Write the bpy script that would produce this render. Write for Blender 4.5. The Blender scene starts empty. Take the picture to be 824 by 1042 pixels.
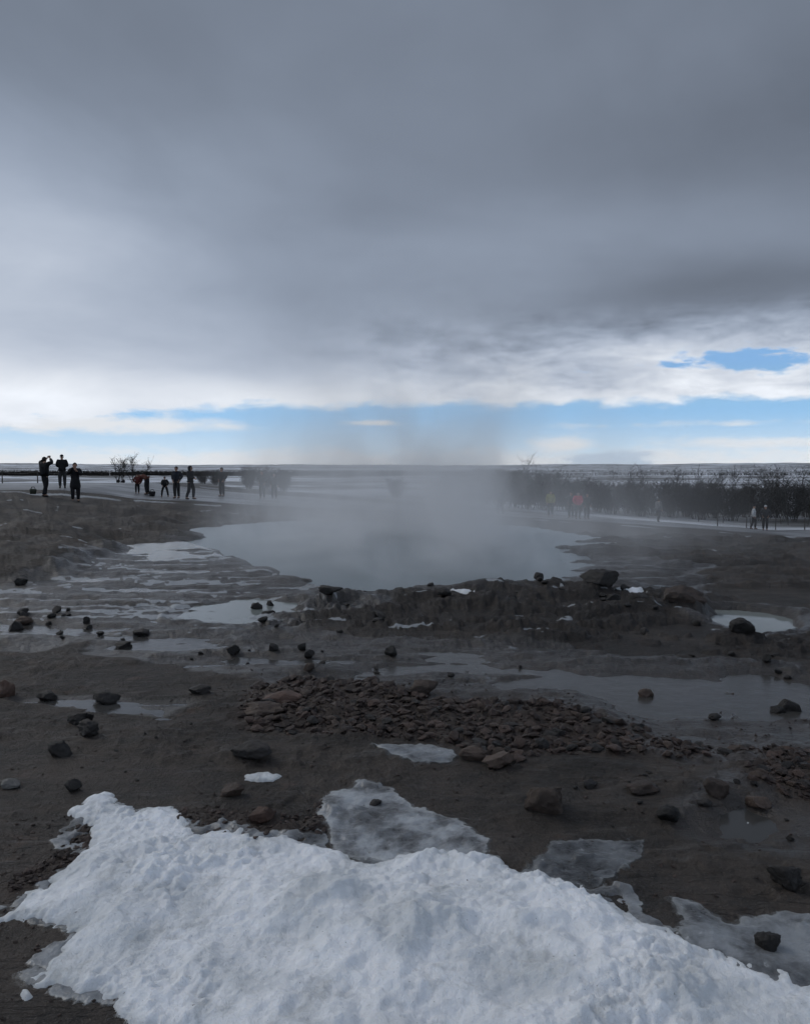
import bpy, bmesh, math, random
import numpy as np
from mathutils import Vector, Matrix, noise as mnoise

random.seed(7)
rng = np.random.default_rng(11)
scene = bpy.context.scene
COL = scene.collection
R = math.radians

# ------------------------------------------------------------------ camera
PW, PH, F, HOR, EYE = 824.0, 1042.0, 800.0, 475.0, 1.6
PITCH = math.atan((PH / 2 - HOR) / F)
cam_d = bpy.data.cameras.new('camera')
cam = bpy.data.objects.new('camera', cam_d)
COL.objects.link(cam)
cam.location = (0, 0, EYE)
cam.rotation_euler = (math.pi / 2 - PITCH, 0, 0)
cam_d.sensor_fit = 'VERTICAL'
cam_d.angle_y = 2 * math.atan(PH / 2 / F)
cam_d.clip_start = 0.05
cam_d.clip_end = 20000
scene.camera = cam

def ray(px, py):
    x = (px - PW / 2) / F
    y = (PH / 2 - py) / F
    c, s = math.cos(PITCH), math.sin(PITCH)
    return np.array([x, c + y * s, -s + y * c])

def flat(px, py, z=0.0):
    d = ray(px, py)
    t = (z - EYE) / d[2]
    return (d[0] * t, d[1] * t)

def poly(pts, z=0.0):
    return np.array([flat(a, b, z) for a, b in pts])

# ------------------------------------------------------------------ noise
_prm = np.random.default_rng(3).permutation(512)
_ang = np.random.default_rng(4).random(512) * 2 * math.pi
_gx, _gy = np.cos(_ang), np.sin(_ang)

def perlin(x, y):
    xi = np.floor(x).astype(np.int64); yi = np.floor(y).astype(np.int64)
    xf = x - xi; yf = y - yi
    u = xf * xf * xf * (xf * (xf * 6 - 15) + 10)
    v = yf * yf * yf * (yf * (yf * 6 - 15) + 10)
    def g(ix, iy, dx, dy):
        h = _prm[(_prm[ix & 511] + iy) & 511]
        return _gx[h] * dx + _gy[h] * dy
    a = g(xi, yi, xf, yf); b = g(xi + 1, yi, xf - 1, yf)
    c = g(xi, yi + 1, xf, yf - 1); d = g(xi + 1, yi + 1, xf - 1, yf - 1)
    return ((a + u * (b - a)) * (1 - v) + (c + u * (d - c)) * v) * 1.5

def fbm(x, y, f, o=4, s=0.0, gain=0.5):
    r = np.zeros_like(x); a = 1.0
    for i in range(o):
        r += a * perlin(x * f + s + 17.3 * i, y * f - s + 9.1 * i)
        a *= gain; f *= 2.03
    return r

def billow(x, y, f, o=3, s=0.0):
    r = np.zeros_like(x); a = 1.0
    for i in range(o):
        r += a * np.abs(perlin(x * f + s + 7.7 * i, y * f + s - 3.1 * i))
        a *= 0.5; f *= 2.1
    return r

def sm(a, b, x):
    t = np.clip((x - a) / (b - a), 0, 1)
    return t * t * (3 - 2 * t)

def sdf(P, x, y, margin=2.0):
    """positive inside the polygon, metres"""
    out = np.full(x.shape, -margin)
    lo = P.min(0) - margin; hi = P.max(0) + margin
    m = (x > lo[0]) & (x < hi[0]) & (y > lo[1]) & (y < hi[1])
    if not m.any():
        return out
    px, py = x[m], y[m]
    d2 = np.full(px.shape, 1e9); ins = np.zeros(px.shape, bool)
    n = len(P)
    for i in range(n):
        a = P[i]; b = P[(i + 1) % n]
        e = b - a
        wx, wy = px - a[0], py - a[1]
        t = np.clip((wx * e[0] + wy * e[1]) / max(e @ e, 1e-9), 0, 1)
        d2 = np.minimum(d2, (wx - t * e[0]) ** 2 + (wy - t * e[1]) ** 2)
        if abs(b[1] - a[1]) > 1e-9:
            c = ((a[1] <= py) & (b[1] > py)) | ((b[1] <= py) & (a[1] > py))
            xc = a[0] + (py - a[1]) / (b[1] - a[1]) * e[0]
            ins ^= c & (px < xc)
    d = np.sqrt(d2)
    out[m] = np.maximum(np.where(ins, d, -d), -margin)
    return out

# ------------------------------------------------------------------ ground regions (traced on the ground plane)
POOL = poly([(196, 548), (225, 556), (262, 572), (330, 591), (400, 598), (470, 594), (530, 590), (583, 582), (590, 570), (570, 556), (566, 545), (500, 534), (400, 530), (300, 530), (230, 535)])
MILK1 = poly([(192, 627), (215, 613), (262, 606), (302, 611), (296, 621), (240, 631)])
MILK2 = poly([(704, 612), (740, 613), (800, 623), (816, 636), (776, 640), (722, 628)])
MILK3 = poly([(338, 611), (362, 607), (378, 612), (366, 620), (345, 619)])
STREAM = poly([(60, 628), (160, 643), (240, 637), (330, 646), (440, 652), (560, 657), (610, 668), (590, 692), (530, 716), (440, 708), (400, 690), (330, 692), (280, 690), (200, 674), (130, 662)])
PUD_R = poly([(578, 690), (640, 681), (700, 686), (770, 684), (840, 694), (840, 732), (770, 746), (715, 756), (672, 742), (605, 708)])
STRIP = poly([(12, 712), (60, 704), (150, 712), (215, 714), (180, 726), (80, 724)])
PUD_S = poly([(722, 822), (760, 810), (792, 832), (766, 852), (728, 846)])
BRAID = poly([(-60, 600), (60, 585), (120, 556), (196, 552), (262, 574), (318, 596), (312, 606), (262, 634), (190, 646), (100, 640), (30, 655), (-60, 640)])
WETR = poly([(575, 560), (640, 566), (700, 575), (690, 600), (600, 585), (560, 590)])
MOUNDA = poly([(-120, 548), (30, 538), (105, 546), (132, 572), (60, 586), (-120, 596)])
SLABB = poly([(2, 608), (60, 596), (150, 598), (178, 610), (96, 621), (20, 618)])
RIDGE = poly([(290, 612), (340, 604), (420, 601), (500, 596), (580, 592), (660, 592), (720, 600), (760, 640), (900, 640), (900, 672), (700, 674), (600, 664), (520, 652), (420, 650), (330, 642), (200, 640), (190, 634), (240, 627)])
RUBBLE = poly([(236, 722), (262, 700), (318, 690), (380, 696), (470, 712), (566, 714), (650, 740), (716, 756), (800, 760), (850, 772), (850, 800), (780, 772), (700, 772), (640, 772), (560, 768), (520, 784), (490, 770), (420, 752), (320, 752), (250, 742)])
RUBBLE2 = poly([(752, 776), (800, 768), (850, 790), (850, 826), (800, 812), (760, 800)])
RUBBLE3 = poly([(-10, 905), (20, 882), (60, 868), (84, 838), (96, 860), (76, 884), (44, 902), (8, 925)])
RUBBLE4 = poly([(150, 822), (240, 826), (300, 832), (335, 815), (330, 850), (260, 858), (200, 846)])

def base(x, y):
    r = np.hypot(x, y)
    side = sm(12, 41, y) * np.clip(np.where(x < -13, (x + 13) * .13, (x + 13) * 0.075), -0.5, 2.95)
    z = -side
    far = sm(56, 120, r)
    z = z * (1 - far) + far * (-3.0)
    hill = sm(700, 2600, r)
    z = z + hill * (8.5 + 6.0 * fbm(x, y, 0.0014, 4, 5.0) + 0.003 * np.clip(np.abs(x) - 300, 0, 3000))
    return z

def path_centre(x):
    return np.interp(x, [-80, -20, -8, 2, 11, 20, 40, 80], [45, 45, 47, 50, 52, 53.5, 53.5, 54])
def path_half(x):
    return np.interp(x, [-80, -14, -4, 8, 80], [9.0, 8.5, 6.0, 3.4, 3.6])

def Z(x, y, masks=False):
    x = np.asarray(x, float); y = np.asarray(y, float)
    shp = x.shape
    x = x.ravel(); y = y.ravel()
    r = np.hypot(x, y)
    zb = base(x, y)
    near = 1 - sm(34, 46, r)
    # warp for irregular outlines
    wx = x + 0.12 * fbm(x, y, 1.3, 3, 31) * np.clip(r / 5, .4, 2)
    wy = y + 0.12 * fbm(x, y, 1.3, 3, 57) * np.clip(r / 5, .4, 2)
    big = fbm(x, y, 0.34, 3, 2)
    med = fbm(x, y, 1.3, 4, 8)
    fin = fbm(x, y, 7.0, 3, 21)
    ridged = 0.5 - billow(x, y, 0.9, 4, 13)
    rough = sm(-0.15, 0.5, fbm(x, y, 0.5, 3, 77))
    ridged2 = 0.5 - billow(x * .7, y * 1.3, 0.55, 2, 13)
    calm = 1 - .75 * sm(7, 14, r)
    ledge = fbm(x * .6, y * 1.5, 1.1, 4, 140)
    lq = ledge * 4.0
    led = (np.floor(lq) + sm(0.15, 0.75, lq - np.floor(lq))) / 4.0
    fin2 = fbm(x, y, 19.0, 3, 23)
    clod = sm(.12, .42, fbm(x, y, 5.5, 3, 151)) * sm(-.1, .35, fbm(x, y, .8, 2, 33))
    z = 0.026 * big + 0.012 * med + 0.034 * led + calm * ((0.004 + 0.007 * rough) * fin + (.002 + .003 * rough) * fin2 + .012 * clod)
    # rougher flows further away
    midz = sm(6.5, 10.5, r)
    terr = med * 0.5 + big * 0.6
    terr = (np.floor(terr * 5) + sm(0.25, 0.8, terr * 5 - np.floor(terr * 5))) / 5
    z = z + midz * (0.03 * terr + 0.05 * ridged2 + 0.07 * led + 0.006 * fin)
    right = sm(4.0, 8.0, x) * sm(8, 13, y) * (1 - sm(34, 44, r))
    hum = sm(13, 22, r)
    z = z + hum * (1 - .6 * right) * (0.13 * big + 0.09 * ridged2)
    z = z + right * (0.07 * fbm(x, y, .22, 3, 40) + 0.05 * ridged2)
    s_rid = sdf(RIDGE, wx, wy)
    k = sm(-0.45, 0.55, s_rid)
    led2 = fbm(x * .36, y * 1.5, 1.5, 4, 240) * 3.5
    led2 = (np.floor(led2) + sm(0.05, 0.6, led2 - np.floor(led2))) / 3.5
    chunk = sm(.05, .22, fbm(x, y, 3.4, 3, 333)) * .05 + sm(.08, .2, fbm(x * .6, y * 1.2, 6.5, 2, 351)) * .020
    z = z + k * (-.010 + 0.020 * ridged2 + 0.070 * led2 + chunk * .75 + 0.004 * fin + .004 * fin2)
    s = sdf(MOUNDA, wx, wy); z = z + sm(-0.8, 1.2, s) * 0.20
    s = sdf(SLABB, wx, wy); z = z + sm(-0.2, 0.25, s) * 0.085
    # rubble
    rub = np.zeros_like(x)
    for P in (RUBBLE, RUBBLE2, RUBBLE3, RUBBLE4):
        rub = np.maximum(rub, sm(-0.10, 0.10, sdf(P, wx, wy)))
    z = z + rub * (0.012 + 0.016 * fbm(x, y, 11.0, 3, 91))
    # water hollows
    wet = np.zeros_like(x)
    wk = np.zeros_like(x)
    s_pool = sdf(POOL, x + 0.35 * med, y + 0.35 * fbm(x, y, 0.9, 3, 63), 4.0)
    z = z * (1 - .6 * sm(-1.2, 0, s_pool)) - sm(-0.35, 0.9, s_pool) * 0.65
    wet = np.maximum(wet, sm(-1.6, -0.1, s_pool) * 0.6)
    wk = np.maximum(wk, sm(-.35, .1, s_pool))
    for P, depth, w0, w1 in ((MILK1, .10, -.12, .15), (MILK2, .13, -.15, .2), (MILK3, .08, -.1, .12), (PUD_R, .056, -.25, .22), (PUD_S, .034, -.06, .08)):
        s = sdf(P, wx, wy)
        kk = sm(w0, w1, s)
        z = z * (1 - 0.75 * kk) - depth * kk
        if P is PUD_R:
            z = z + kk * (.034 * fbm(x * .45, y * 1.5, 1.3, 4, 205) - .004)
        wk = np.maximum(wk, kk)
        wet = np.maximum(wet, sm(w0 - 0.35, w0 + 0.1, s))
    for P, depth, w0, w1, amp in ((STREAM, .026, -.2, .2, .032), (STRIP, .018, -.06, .08, .016), (BRAID, .022, -.4, .4, .036), (WETR, .072, -.4, .4, .05)):
        s = sdf(P, wx, wy)
        kk = sm(w0, w1, s)
        z = z * (1 - (0.45 if P is STREAM else .8) * kk) - depth * kk + kk * amp * (fbm(x * (.55 if P is STREAM else .32), y * 1.5, 2.1, 4, 45) + .05 * fin2 + .07 * fin)
        wk = np.maximum(wk, kk)
        wet = np.maximum(wet, sm(w0 - 0.1, w0 + 0.2, s) * 0.9)
    s = sdf(MILK1, wx, wy)
    z = np.where((s < 0) & (s > -.5), np.maximum(z, -.10 + .095 * np.exp(-((s + .22) / .13) ** 2)), z)
    zf_ = -.010 - wk * .9
    z = np.where((r < 13) | (s_pool > -1.6), np.maximum(z, zf_), z)
    # keep the walking path smooth
    pc, ph = path_centre(x), path_half(x)
    onp = (1 - sm(-0.5, 2.0, np.abs(y - pc) - ph)) * (np.abs(x) < 90)
    zz = zb + z * near * (1 - onp) + (1 - near) * (1 - onp) * sm(60, 120, r) * 0.35 * fbm(x, y, .05, 3, 3)
    if not masks:
        return zz.reshape(shp)
    frost = np.zeros_like(x)
    s = sdf(BRAID, wx, wy)
    fn = fbm(x * .28, y * 2.2, 1.7, 5, 19, .62)
    frost = np.maximum(frost, sm(-.5, .3, s) * sm(0.12, 0.45, fn))
    s = sdf(STREAM, wx, wy)
    frost = np.maximum(frost, .55 * sm(-.3, .2, s) * sm(0.25, 0.6, fn))
    frost = np.maximum(frost, sm(11, 16, r) * near * sm(0.42, 0.8, fbm(x * .7, y * 2.5, .7, 5, 29)) * .8 * (1 - sm(-2, -.5, s_pool)))
    frost = np.maximum(frost, k * sm(0.58, 0.75, fbm(x * .7, y * 1.4, 1.7, 4, 99)) * .9)
    frost = np.maximum(frost, sm(0.75, 1.0, onp) * 0.0)
    edge = np.exp(-((np.abs(y - pc) - ph - 1.2) / 1.1) ** 2) * (np.abs(x) < 60)
    frost = np.maximum(frost, edge * sm(-.15, .25, fbm(x, y * 2, .3, 3, 61)))
    far = sm(54, 62, r)
    crust = np.maximum(k, .0) * sm(-.5, .1, fbm(x, y, .9, 3, 88) + .35)
    return zz.reshape(shp), wet, frost, rub, far, crust

def Zs(x, y):
    return float(Z(np.array([x]), np.array([y]))[0])

def G(px, py):
    """point of the ground seen at a pixel of the photograph"""
    d = ray(px, py)
    t = np.geomspace(1.2, 900, 700)
    dz = EYE + d[2] * t - Z(d[0] * t, d[1] * t)
    i = int(np.argmax(dz < 0))
    if i == 0:
        i = len(t) - 1
    a, b = dz[i - 1], dz[i]
    tt = t[i - 1] + (t[i] - t[i - 1]) * a / (a - b)
    return Vector((d[0] * tt, d[1] * tt, EYE + d[2] * tt))

# ------------------------------------------------------------------ object helpers
def link(name, me, mat=None, parent=None):
    o = bpy.data.objects.new(name, me)
    COL.objects.link(o)
    if mat is not None and me is not None and not me.materials:
        me.materials.append(mat)
    if parent is not None:
        o.parent = parent
    return o

def empty(name, loc, rz=0.0):
    o = bpy.data.objects.new(name, None)
    o.empty_display_size = 0.2
    COL.objects.link(o)
    o.location = loc
    o.rotation_euler = (0, 0, rz)
    return o

def tag(o, label=None, cat=None, group=None, kind=None):
    if label: o['label'] = label
    if cat: o['category'] = cat
    if group: o['group'] = group
    if kind: o['kind'] = kind
    return o

def mesh_np(name, V, faces, smooth=True):
    """V (n,3), faces (m,3|4) index array"""
    me = bpy.data.meshes.new(name)
    V = np.ascontiguousarray(V, np.float32); faces = np.ascontiguousarray(faces, np.int32)
    k = faces.shape[1]
    me.vertices.add(len(V)); me.vertices.foreach_set('co', V.ravel())
    me.loops.add(faces.size); me.loops.foreach_set('vertex_index', faces.ravel())
    me.polygons.add(len(faces))
    me.polygons.foreach_set('loop_start', np.arange(0, faces.size, k, dtype=np.int32))
    me.update(calc_edges=True)
    me.polygons.foreach_set('use_smooth', np.full(len(faces), smooth))
    me.validate()
    return me

def attr(me, name, data):
    a = me.attributes.new(name, 'FLOAT', 'POINT')
    a.data.foreach_set('value', np.ascontiguousarray(data, np.float32))

# ------------------------------------------------------------------ node helpers
class NT:
    def __init__(s, tree):
        s.t = tree; s.n = tree.nodes; s.l = tree.links
    def new(s, typ, **kw):
        n = s.n.new(typ)
        for k, v in kw.items():
            setattr(n, k, v)
        return n
    def put(s, sock, v):
        if hasattr(v, 'is_output'):
            s.l.new(v, sock)
        elif v is not None:
            sock.default_value = v
    def math(s, op, a, b=None, c=None, clamp=False):
        n = s.new('ShaderNodeMath', operation=op, use_clamp=clamp)
        s.put(n.inputs[0], a)
        if b is not None: s.put(n.inputs[1], b)
        if c is not None: s.put(n.inputs[2], c)
        return n.outputs[0]
    def add(s, a, b): return s.math('ADD', a, b)
    def sub(s, a, b): return s.math('SUBTRACT', a, b)
    def mul(s, a, b): return s.math('MULTIPLY', a, b)
    def ss(s, v, a, b, lo=0.0, hi=1.0):
        n = s.new('ShaderNodeMapRange', interpolation_type='SMOOTHSTEP')
        s.put(n.inputs['Value'], v); n.inputs['From Min'].default_value = a; n.inputs['From Max'].default_value = b
        n.inputs['To Min'].default_value = lo; n.inputs['To Max'].default_value = hi
        return n.outputs[0]
    def noise(s, vec, scale, detail=4, rough=.55, dist=0.0):
        n = s.new('ShaderNodeTexNoise')
        s.put(n.inputs['Vector'], vec)
        n.inputs['Scale'].default_value = scale; n.inputs['Detail'].default_value = detail
        n.inputs['Roughness'].default_value = rough; n.inputs['Distortion'].default_value = dist
        return n.outputs['Fac']
    def mix(s, f, a, b):
        n = s.new('ShaderNodeMix', data_type='RGBA')
        s.put(n.inputs[0], f); s.put(n.inputs[6], a); s.put(n.inputs[7], b)
        return n.outputs[2]
    def attr(s, name):
        return s.new('ShaderNodeAttribute', attribute_name=name).outputs['Fac']
    def bump(s, h, strength, dist, normal=None):
        n = s.new('ShaderNodeBump')
        n.inputs['Strength'].default_value = strength; n.inputs['Distance'].default_value = dist
        s.put(n.inputs['Height'], h)
        if normal is not None: s.put(n.inputs['Normal'], normal)
        return n.outputs[0]

def material(name):
    m = bpy.data.materials.new(name)
    m.use_nodes = True
    t = NT(m.node_tree)
    b = m.node_tree.nodes['Principled BSDF']
    return m, t, b

def c4(r, g, b): return (r, g, b, 1.0)

# ground -------------------------------------------------------------
def ground_material():
    m, t, b = material('mud_and_sinter')
    co = t.new('ShaderNodeTexCoord').outputs['Object']
    wet, frost, rub, far, crust = (t.attr(k) for k in ('wet', 'frost', 'rub', 'far', 'crust'))
    n1 = t.noise(co, 0.9, 6, .6)
    n2 = t.noise(co, 7.0, 6, .65)
    n3 = t.noise(co, 45.0, 4, .6)
    f = t.add(t.mul(n1, .55), t.mul(n2, .45))
    mud = t.mix(t.ss(f, .38, .62), c4(.017, .0145, .0125), c4(.060, .049, .041))
    mud = t.mix(t.ss(n3, .58, .75, 0, .5), mud, c4(.115, .10, .088))
    mud = t.mix(t.ss(t.noise(co, 2.6, 5, .7), .58, .72, 0, .6), mud, c4(.100, .066, .048))
    mud = t.mix(t.ss(t.noise(co, 170.0, 3, .6), .56, .70, 0, .55), mud, c4(.15, .132, .118))
    mud = t.mix(t.ss(t.noise(co, 95.0, 3, .6), .58, .70, 0, .6), mud, c4(.012, .011, .010))
    mud = t.mix(t.mul(rub, .6), mud, c4(.046, .033, .027))
    strk = t.new('ShaderNodeMapping'); strk.inputs['Scale'].default_value = (.5, 2.2, 1); t.put(strk.inputs['Vector'], co)
    mud = t.mix(t.ss(t.noise(strk.outputs[0], 1.6, 6, .7), .50, .68, 0, .65), mud, c4(.022, .020, .018))
    mud = t.mix(t.ss(t.noise(strk.outputs[0], 4.5, 6, .7), .56, .68, 0, .6), mud, c4(.10, .093, .087))
    vor = t.new('ShaderNodeTexVoronoi'); vor.feature = 'DISTANCE_TO_EDGE'; vor.inputs['Scale'].default_value = 2.6
    wv = t.new('ShaderNodeVectorMath', operation='ADD'); t.put(wv.inputs[0], strk.outputs[0])
    wn = t.new('ShaderNodeTexNoise'); wn.inputs['Scale'].default_value = 2.2; wn.inputs['Detail'].default_value = 5; t.put(wn.inputs['Vector'], strk.outputs[0])
    ws = t.new('ShaderNodeVectorMath', operation='SCALE'); t.put(ws.inputs[0], wn.outputs['Color']); ws.inputs['Scale'].default_value = .9
    t.put(wv.inputs[1], ws.outputs[0]); t.put(vor.inputs['Vector'], wv.outputs[0])
    crack = t.mul(t.ss(vor.outputs['Distance'], .0, .035, 1, 0), t.ss(t.noise(co, 1.1, 3), .48, .60))
    mud = t.mix(t.mul(crack, .15), mud, c4(.012, .011, .0105))
    wetn = t.ss(t.add(wet, t.mul(t.sub(t.noise(co, 1.7, 5), .5), .5)), .25, .7)
    mud = t.mix(t.mul(wetn, .45), mud, c4(.028, .025, .023))
    mud = t.mix(t.mul(crust, t.ss(n2, .35, .6, .95, .6)), mud, c4(.016, .0135, .0125))
    fr = t.ss(t.add(frost, t.mul(t.sub(n2, .5), 1.1)), .52, .80)
    col = t.mix(t.mul(fr, .85), mud, c4(.31, .33, .35))
    # far plain: dead grass and old snow
    map_ = t.new('ShaderNodeMapping'); map_.inputs['Scale'].default_value = (.35, 1, 1)
    t.put(map_.inputs['Vector'], co)
    pn = t.add(t.mul(t.noise(map_.outputs[0], .05, 6, .62), .65), t.mul(t.noise(map_.outputs[0], .006, 4, .6), .35))
    plain = t.mix(t.ss(pn, .41, .57), c4(.045, .043, .038), c4(.62, .65, .70))
    col = t.mix(far, col, plain)
    t.put(b.inputs['Base Color'], col)
    ro = t.math('SUBTRACT', .70, t.mul(wetn, .32))
    ro = t.add(ro, t.mul(t.sub(n2, .5), .35))
    t.put(b.inputs['Roughness'], t.math('MAXIMUM', ro, .14))
    t.put(b.inputs['Specular IOR Level'], t.add(.28, t.mul(wetn, .17)))
    h = t.add(t.mul(n2, .55), t.mul(n3, .18))
    h = t.sub(t.add(h, t.mul(t.noise(co, 18, 6, .7), .4)), t.mul(crack, .12))
    keep = t.sub(1.0, t.mul(wetn, .25))
    n = t.bump(t.mul(h, keep), 1.0, .06)
    t.put(b.inputs['Normal'], n)
    return m

def water_material(name, col, rough=.04, scale=9.0, dist=.004):
    m, t, b = material(name)
    co = t.new('ShaderNodeTexCoord').outputs['Object']
    t.put(b.inputs['Base Color'], col)
    b.inputs['Roughness'].default_value = rough
    b.inputs['IOR'].default_value = 1.33
    b.inputs['Specular IOR Level'].default_value = .5
    t.put(b.inputs['Normal'], t.bump(t.noise(co, scale, 3, .5), .5, dist))
    return m

def snow_material():
    m, t, b = material('old_snow')
    co = t.new('ShaderNodeTexCoord').outputs['Object']
    dirt_shade = t.noise(co, 6, 6, .7)
    soft = t.noise(co, 2.4, 4, .6)  # soft light and dark of the mounds, put into the colour
    col = t.mix(t.ss(soft, .40, .68), c4(.84, .86, .89), c4(.60, .625, .645))
    col = t.mix(t.ss(t.add(t.mul(dirt_shade, .7), t.mul(t.noise(co, 22, 5, .65), .3)), .50, .66, 0, .65), col, c4(.46, .475, .48))  # grey thin-snow and dirt patches, also standing in for weak shading between lumps
    sp = t.noise(co, 70, 2, .5)
    col = t.mix(t.ss(sp, .72, .78, 0, .7), col, c4(.12, .11, .10))
    th = t.attr('thin')
    col = t.mix(t.mul(th, .55), col, c4(.40, .42, .42))
    t.put(b.inputs['Base Color'], col)
    b.inputs['Roughness'].default_value = .6
    b.inputs['Specular IOR Level'].default_value = .3
    b.inputs['Subsurface Weight'].default_value = .35
    b.inputs['Subsurface Radius'].default_value = (1, 1.1, 1.2)
    b.inputs['Subsurface Scale'].default_value = .012
    h = t.add(t.mul(t.noise(co, 38, 5, .65), .6), t.mul(t.noise(co, 150, 3, .6), .22))
    t.put(b.inputs['Normal'], t.bump(h, .9, .022))
    return m

def ice_material(name='grey_ice', q=1.0):
    m, t, b = material(name)
    co = t.new('ShaderNodeTexCoord').outputs['Object']
    n = t.noise(co, 5, 5, .65)
    col = t.mix(t.ss(n, .38, .68), c4(.095 * q, .098 * q, .102 * q), c4(.25 * q, .265 * q, .28 * q))
    col = t.mix(t.ss(t.noise(co, 26, 5, .7), .60, .74, 0, .7), col, c4(.50, .52, .53))
    th = t.attr('thin')
    col = t.mix(t.mul(th, .5), col, c4(.40 * q, .41 * q, .40 * q))
    t.put(b.inputs['Base Color'], col)
    t.put(b.inputs['Roughness'], t.add(.18, t.mul(n, .3)))
    al = t.ss(t.add(t.mul(n, .6), t.mul(t.noise(co, 17, 5, .7), .4)), .36, .52, .55, 1.0)
    t.put(b.inputs['Alpha'], t.mul(al, t.ss(t.add(th, t.mul(t.sub(t.noise(co, 40, 4, .7), .5), .8)), .55, .95, 1.0, .1)))
    t.put(b.inputs['Normal'], t.bump(t.add(t.noise(co, 30, 4, .6), t.mul(n, .8)), .7, .012))
    return m

def rock_material(name, c0, c1, moss=None, rough=.62):
    m, t, b = material(name)
    co = t.new('ShaderNodeTexCoord').outputs['Object']
    oi = t.new('ShaderNodeObjectInfo')
    va = t.new('ShaderNodeVectorMath', operation='ADD')
    t.put(va.inputs[0], co)
    cmb = t.new('ShaderNodeCombineXYZ'); t.put(cmb.inputs[0], t.mul(oi.outputs['Random'], 40)); t.put(va.inputs[1], cmb.outputs[0])
    v = va.outputs[0]
    n = t.noise(v, 14, 6, .65)
    col = t.mix(t.ss(t.add(t.mul(n, .7), t.mul(oi.outputs['Random'], .3)), .3, .72), c0, c1)
    col = t.mix(t.ss(t.noise(v, 60, 4, .6), .6, .75, 0, .5), col, tuple(min(1, 1.7 * k) for k in c1[:3]) + (1,))
    t.put(b.inputs['Base Color'], col)
    b.inputs['Roughness'].default_value = rough
    b.inputs['Specular IOR Level'].default_value = .35
    h = t.add(t.mul(t.noise(v, 40, 6, .7), .7), t.mul(t.noise(v, 160, 3, .6), .3))
    t.put(b.inputs['Normal'], t.bump(h, .9, .012))
    return m

def plain_material(name, col, rough=.8, var=.35, scale=12.0):
    m, t, b = material(name)
    co = t.new('ShaderNodeTexCoord').outputs['Object']
    n = t.noise(co, scale, 4, .6)
    lo = tuple(k * (1 - var) for k in col) + (1,); hi = tuple(k * (1 + var) for k in col) + (1,)
    t.put(b.inputs['Base Color'], t.mix(t.ss(n, .3, .7), lo, hi))
    b.inputs['Roughness'].default_value = rough
    b.inputs['Specular IOR Level'].default_value = .25
    return m

M = {
    'white_ice': ice_material('white_ice', 1.45),
    'mud_ice': ice_material('mud_coloured_ice', .55),
    'ground': ground_material(),
    'pool': water_material('pool_water', c4(.15, .18, .195), .30, 4.0, .006),
    'puddle': water_material('puddle_water', c4(.050, .049, .047), .13, 12.0, .003),
    'film': water_material('shallow_water', c4(.050, .048, .045), .20, 10.0, .006),
    'milk': water_material('milky_water', c4(.20, .22, .21), .08, 8.0, .0015),
    'snow': snow_material(),
    'ice': ice_material(),
    'rock_dark': rock_material('dark_lava_stone', c4(.012, .011, .0105), c4(.036, .032, .030)),
    'rock_brown': rock_material('brown_sinter_stone', c4(.028, .020, .016), c4(.095, .067, .052)),
    'rock_red': rock_material('reddish_stone', c4(.045, .027, .020), c4(.105, .062, .046)),
    'rock_tan': rock_material('tan_brown_stone', c4(.034, .024, .019), c4(.115, .085, .065)),
    'rock_grey': rock_material('pale_grey_stone', c4(.09, .088, .084), c4(.17, .165, .155)),
    'rock_rubble': rock_material('rubble_stone', c4(.024, .016, .013), c4(.105, .070, .057)),
    'twig': plain_material('bare_twig', (.024, .022, .020), .85),
    'bark': plain_material('pale_bark', (.05, .047, .043), .85),
    'post': plain_material('weathered_post', (.06, .055, .05), .8),
    'rope': plain_material('rope_fibre', (.12, .11, .10), .9),
}

# ------------------------------------------------------------------ terrain sheet
def build_ground():
    th = np.concatenate([np.arange(-180, -62, 2.0), np.arange(-62, -31, .4), np.arange(-31, 31, .085), np.arange(31, 62, .4), np.arange(62, 180.01, 2.0)])
    th = np.radians(th)
    p = np.concatenate([np.linspace(1300, 660, 60, endpoint=False), np.linspace(660, 20, 560, endpoint=False), np.geomspace(20, .22, 150)])
    rad = EYE * F / p
    rad = np.concatenate([[0.02, .3, .6], rad])
    T, Rr = np.meshgrid(th, rad)
    x = Rr * np.sin(T); y = Rr * np.cos(T)
    z, wet, frost, rub, far, crust = Z(x, y, True)
    nr, nt = x.shape
    V = np.stack([x, y, z], -1).reshape(-1, 3)
    i = np.arange(nr - 1)[:, None] * nt + np.arange(nt - 1)[None]
    Fq = np.stack([i, i + nt, i + nt + 1, i + 1], -1).reshape(-1, 4)[:, ::-1]
    me = mesh_np('ground', V, Fq)
    attr(me, 'wet', wet); attr(me, 'frost', frost); attr(me, 'rub', rub); attr(me, 'far', far); attr(me, 'crust', crust)
    o = link('ground', me, M['ground'])
    tag(o, kind='structure')
    return o
build_ground()

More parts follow.
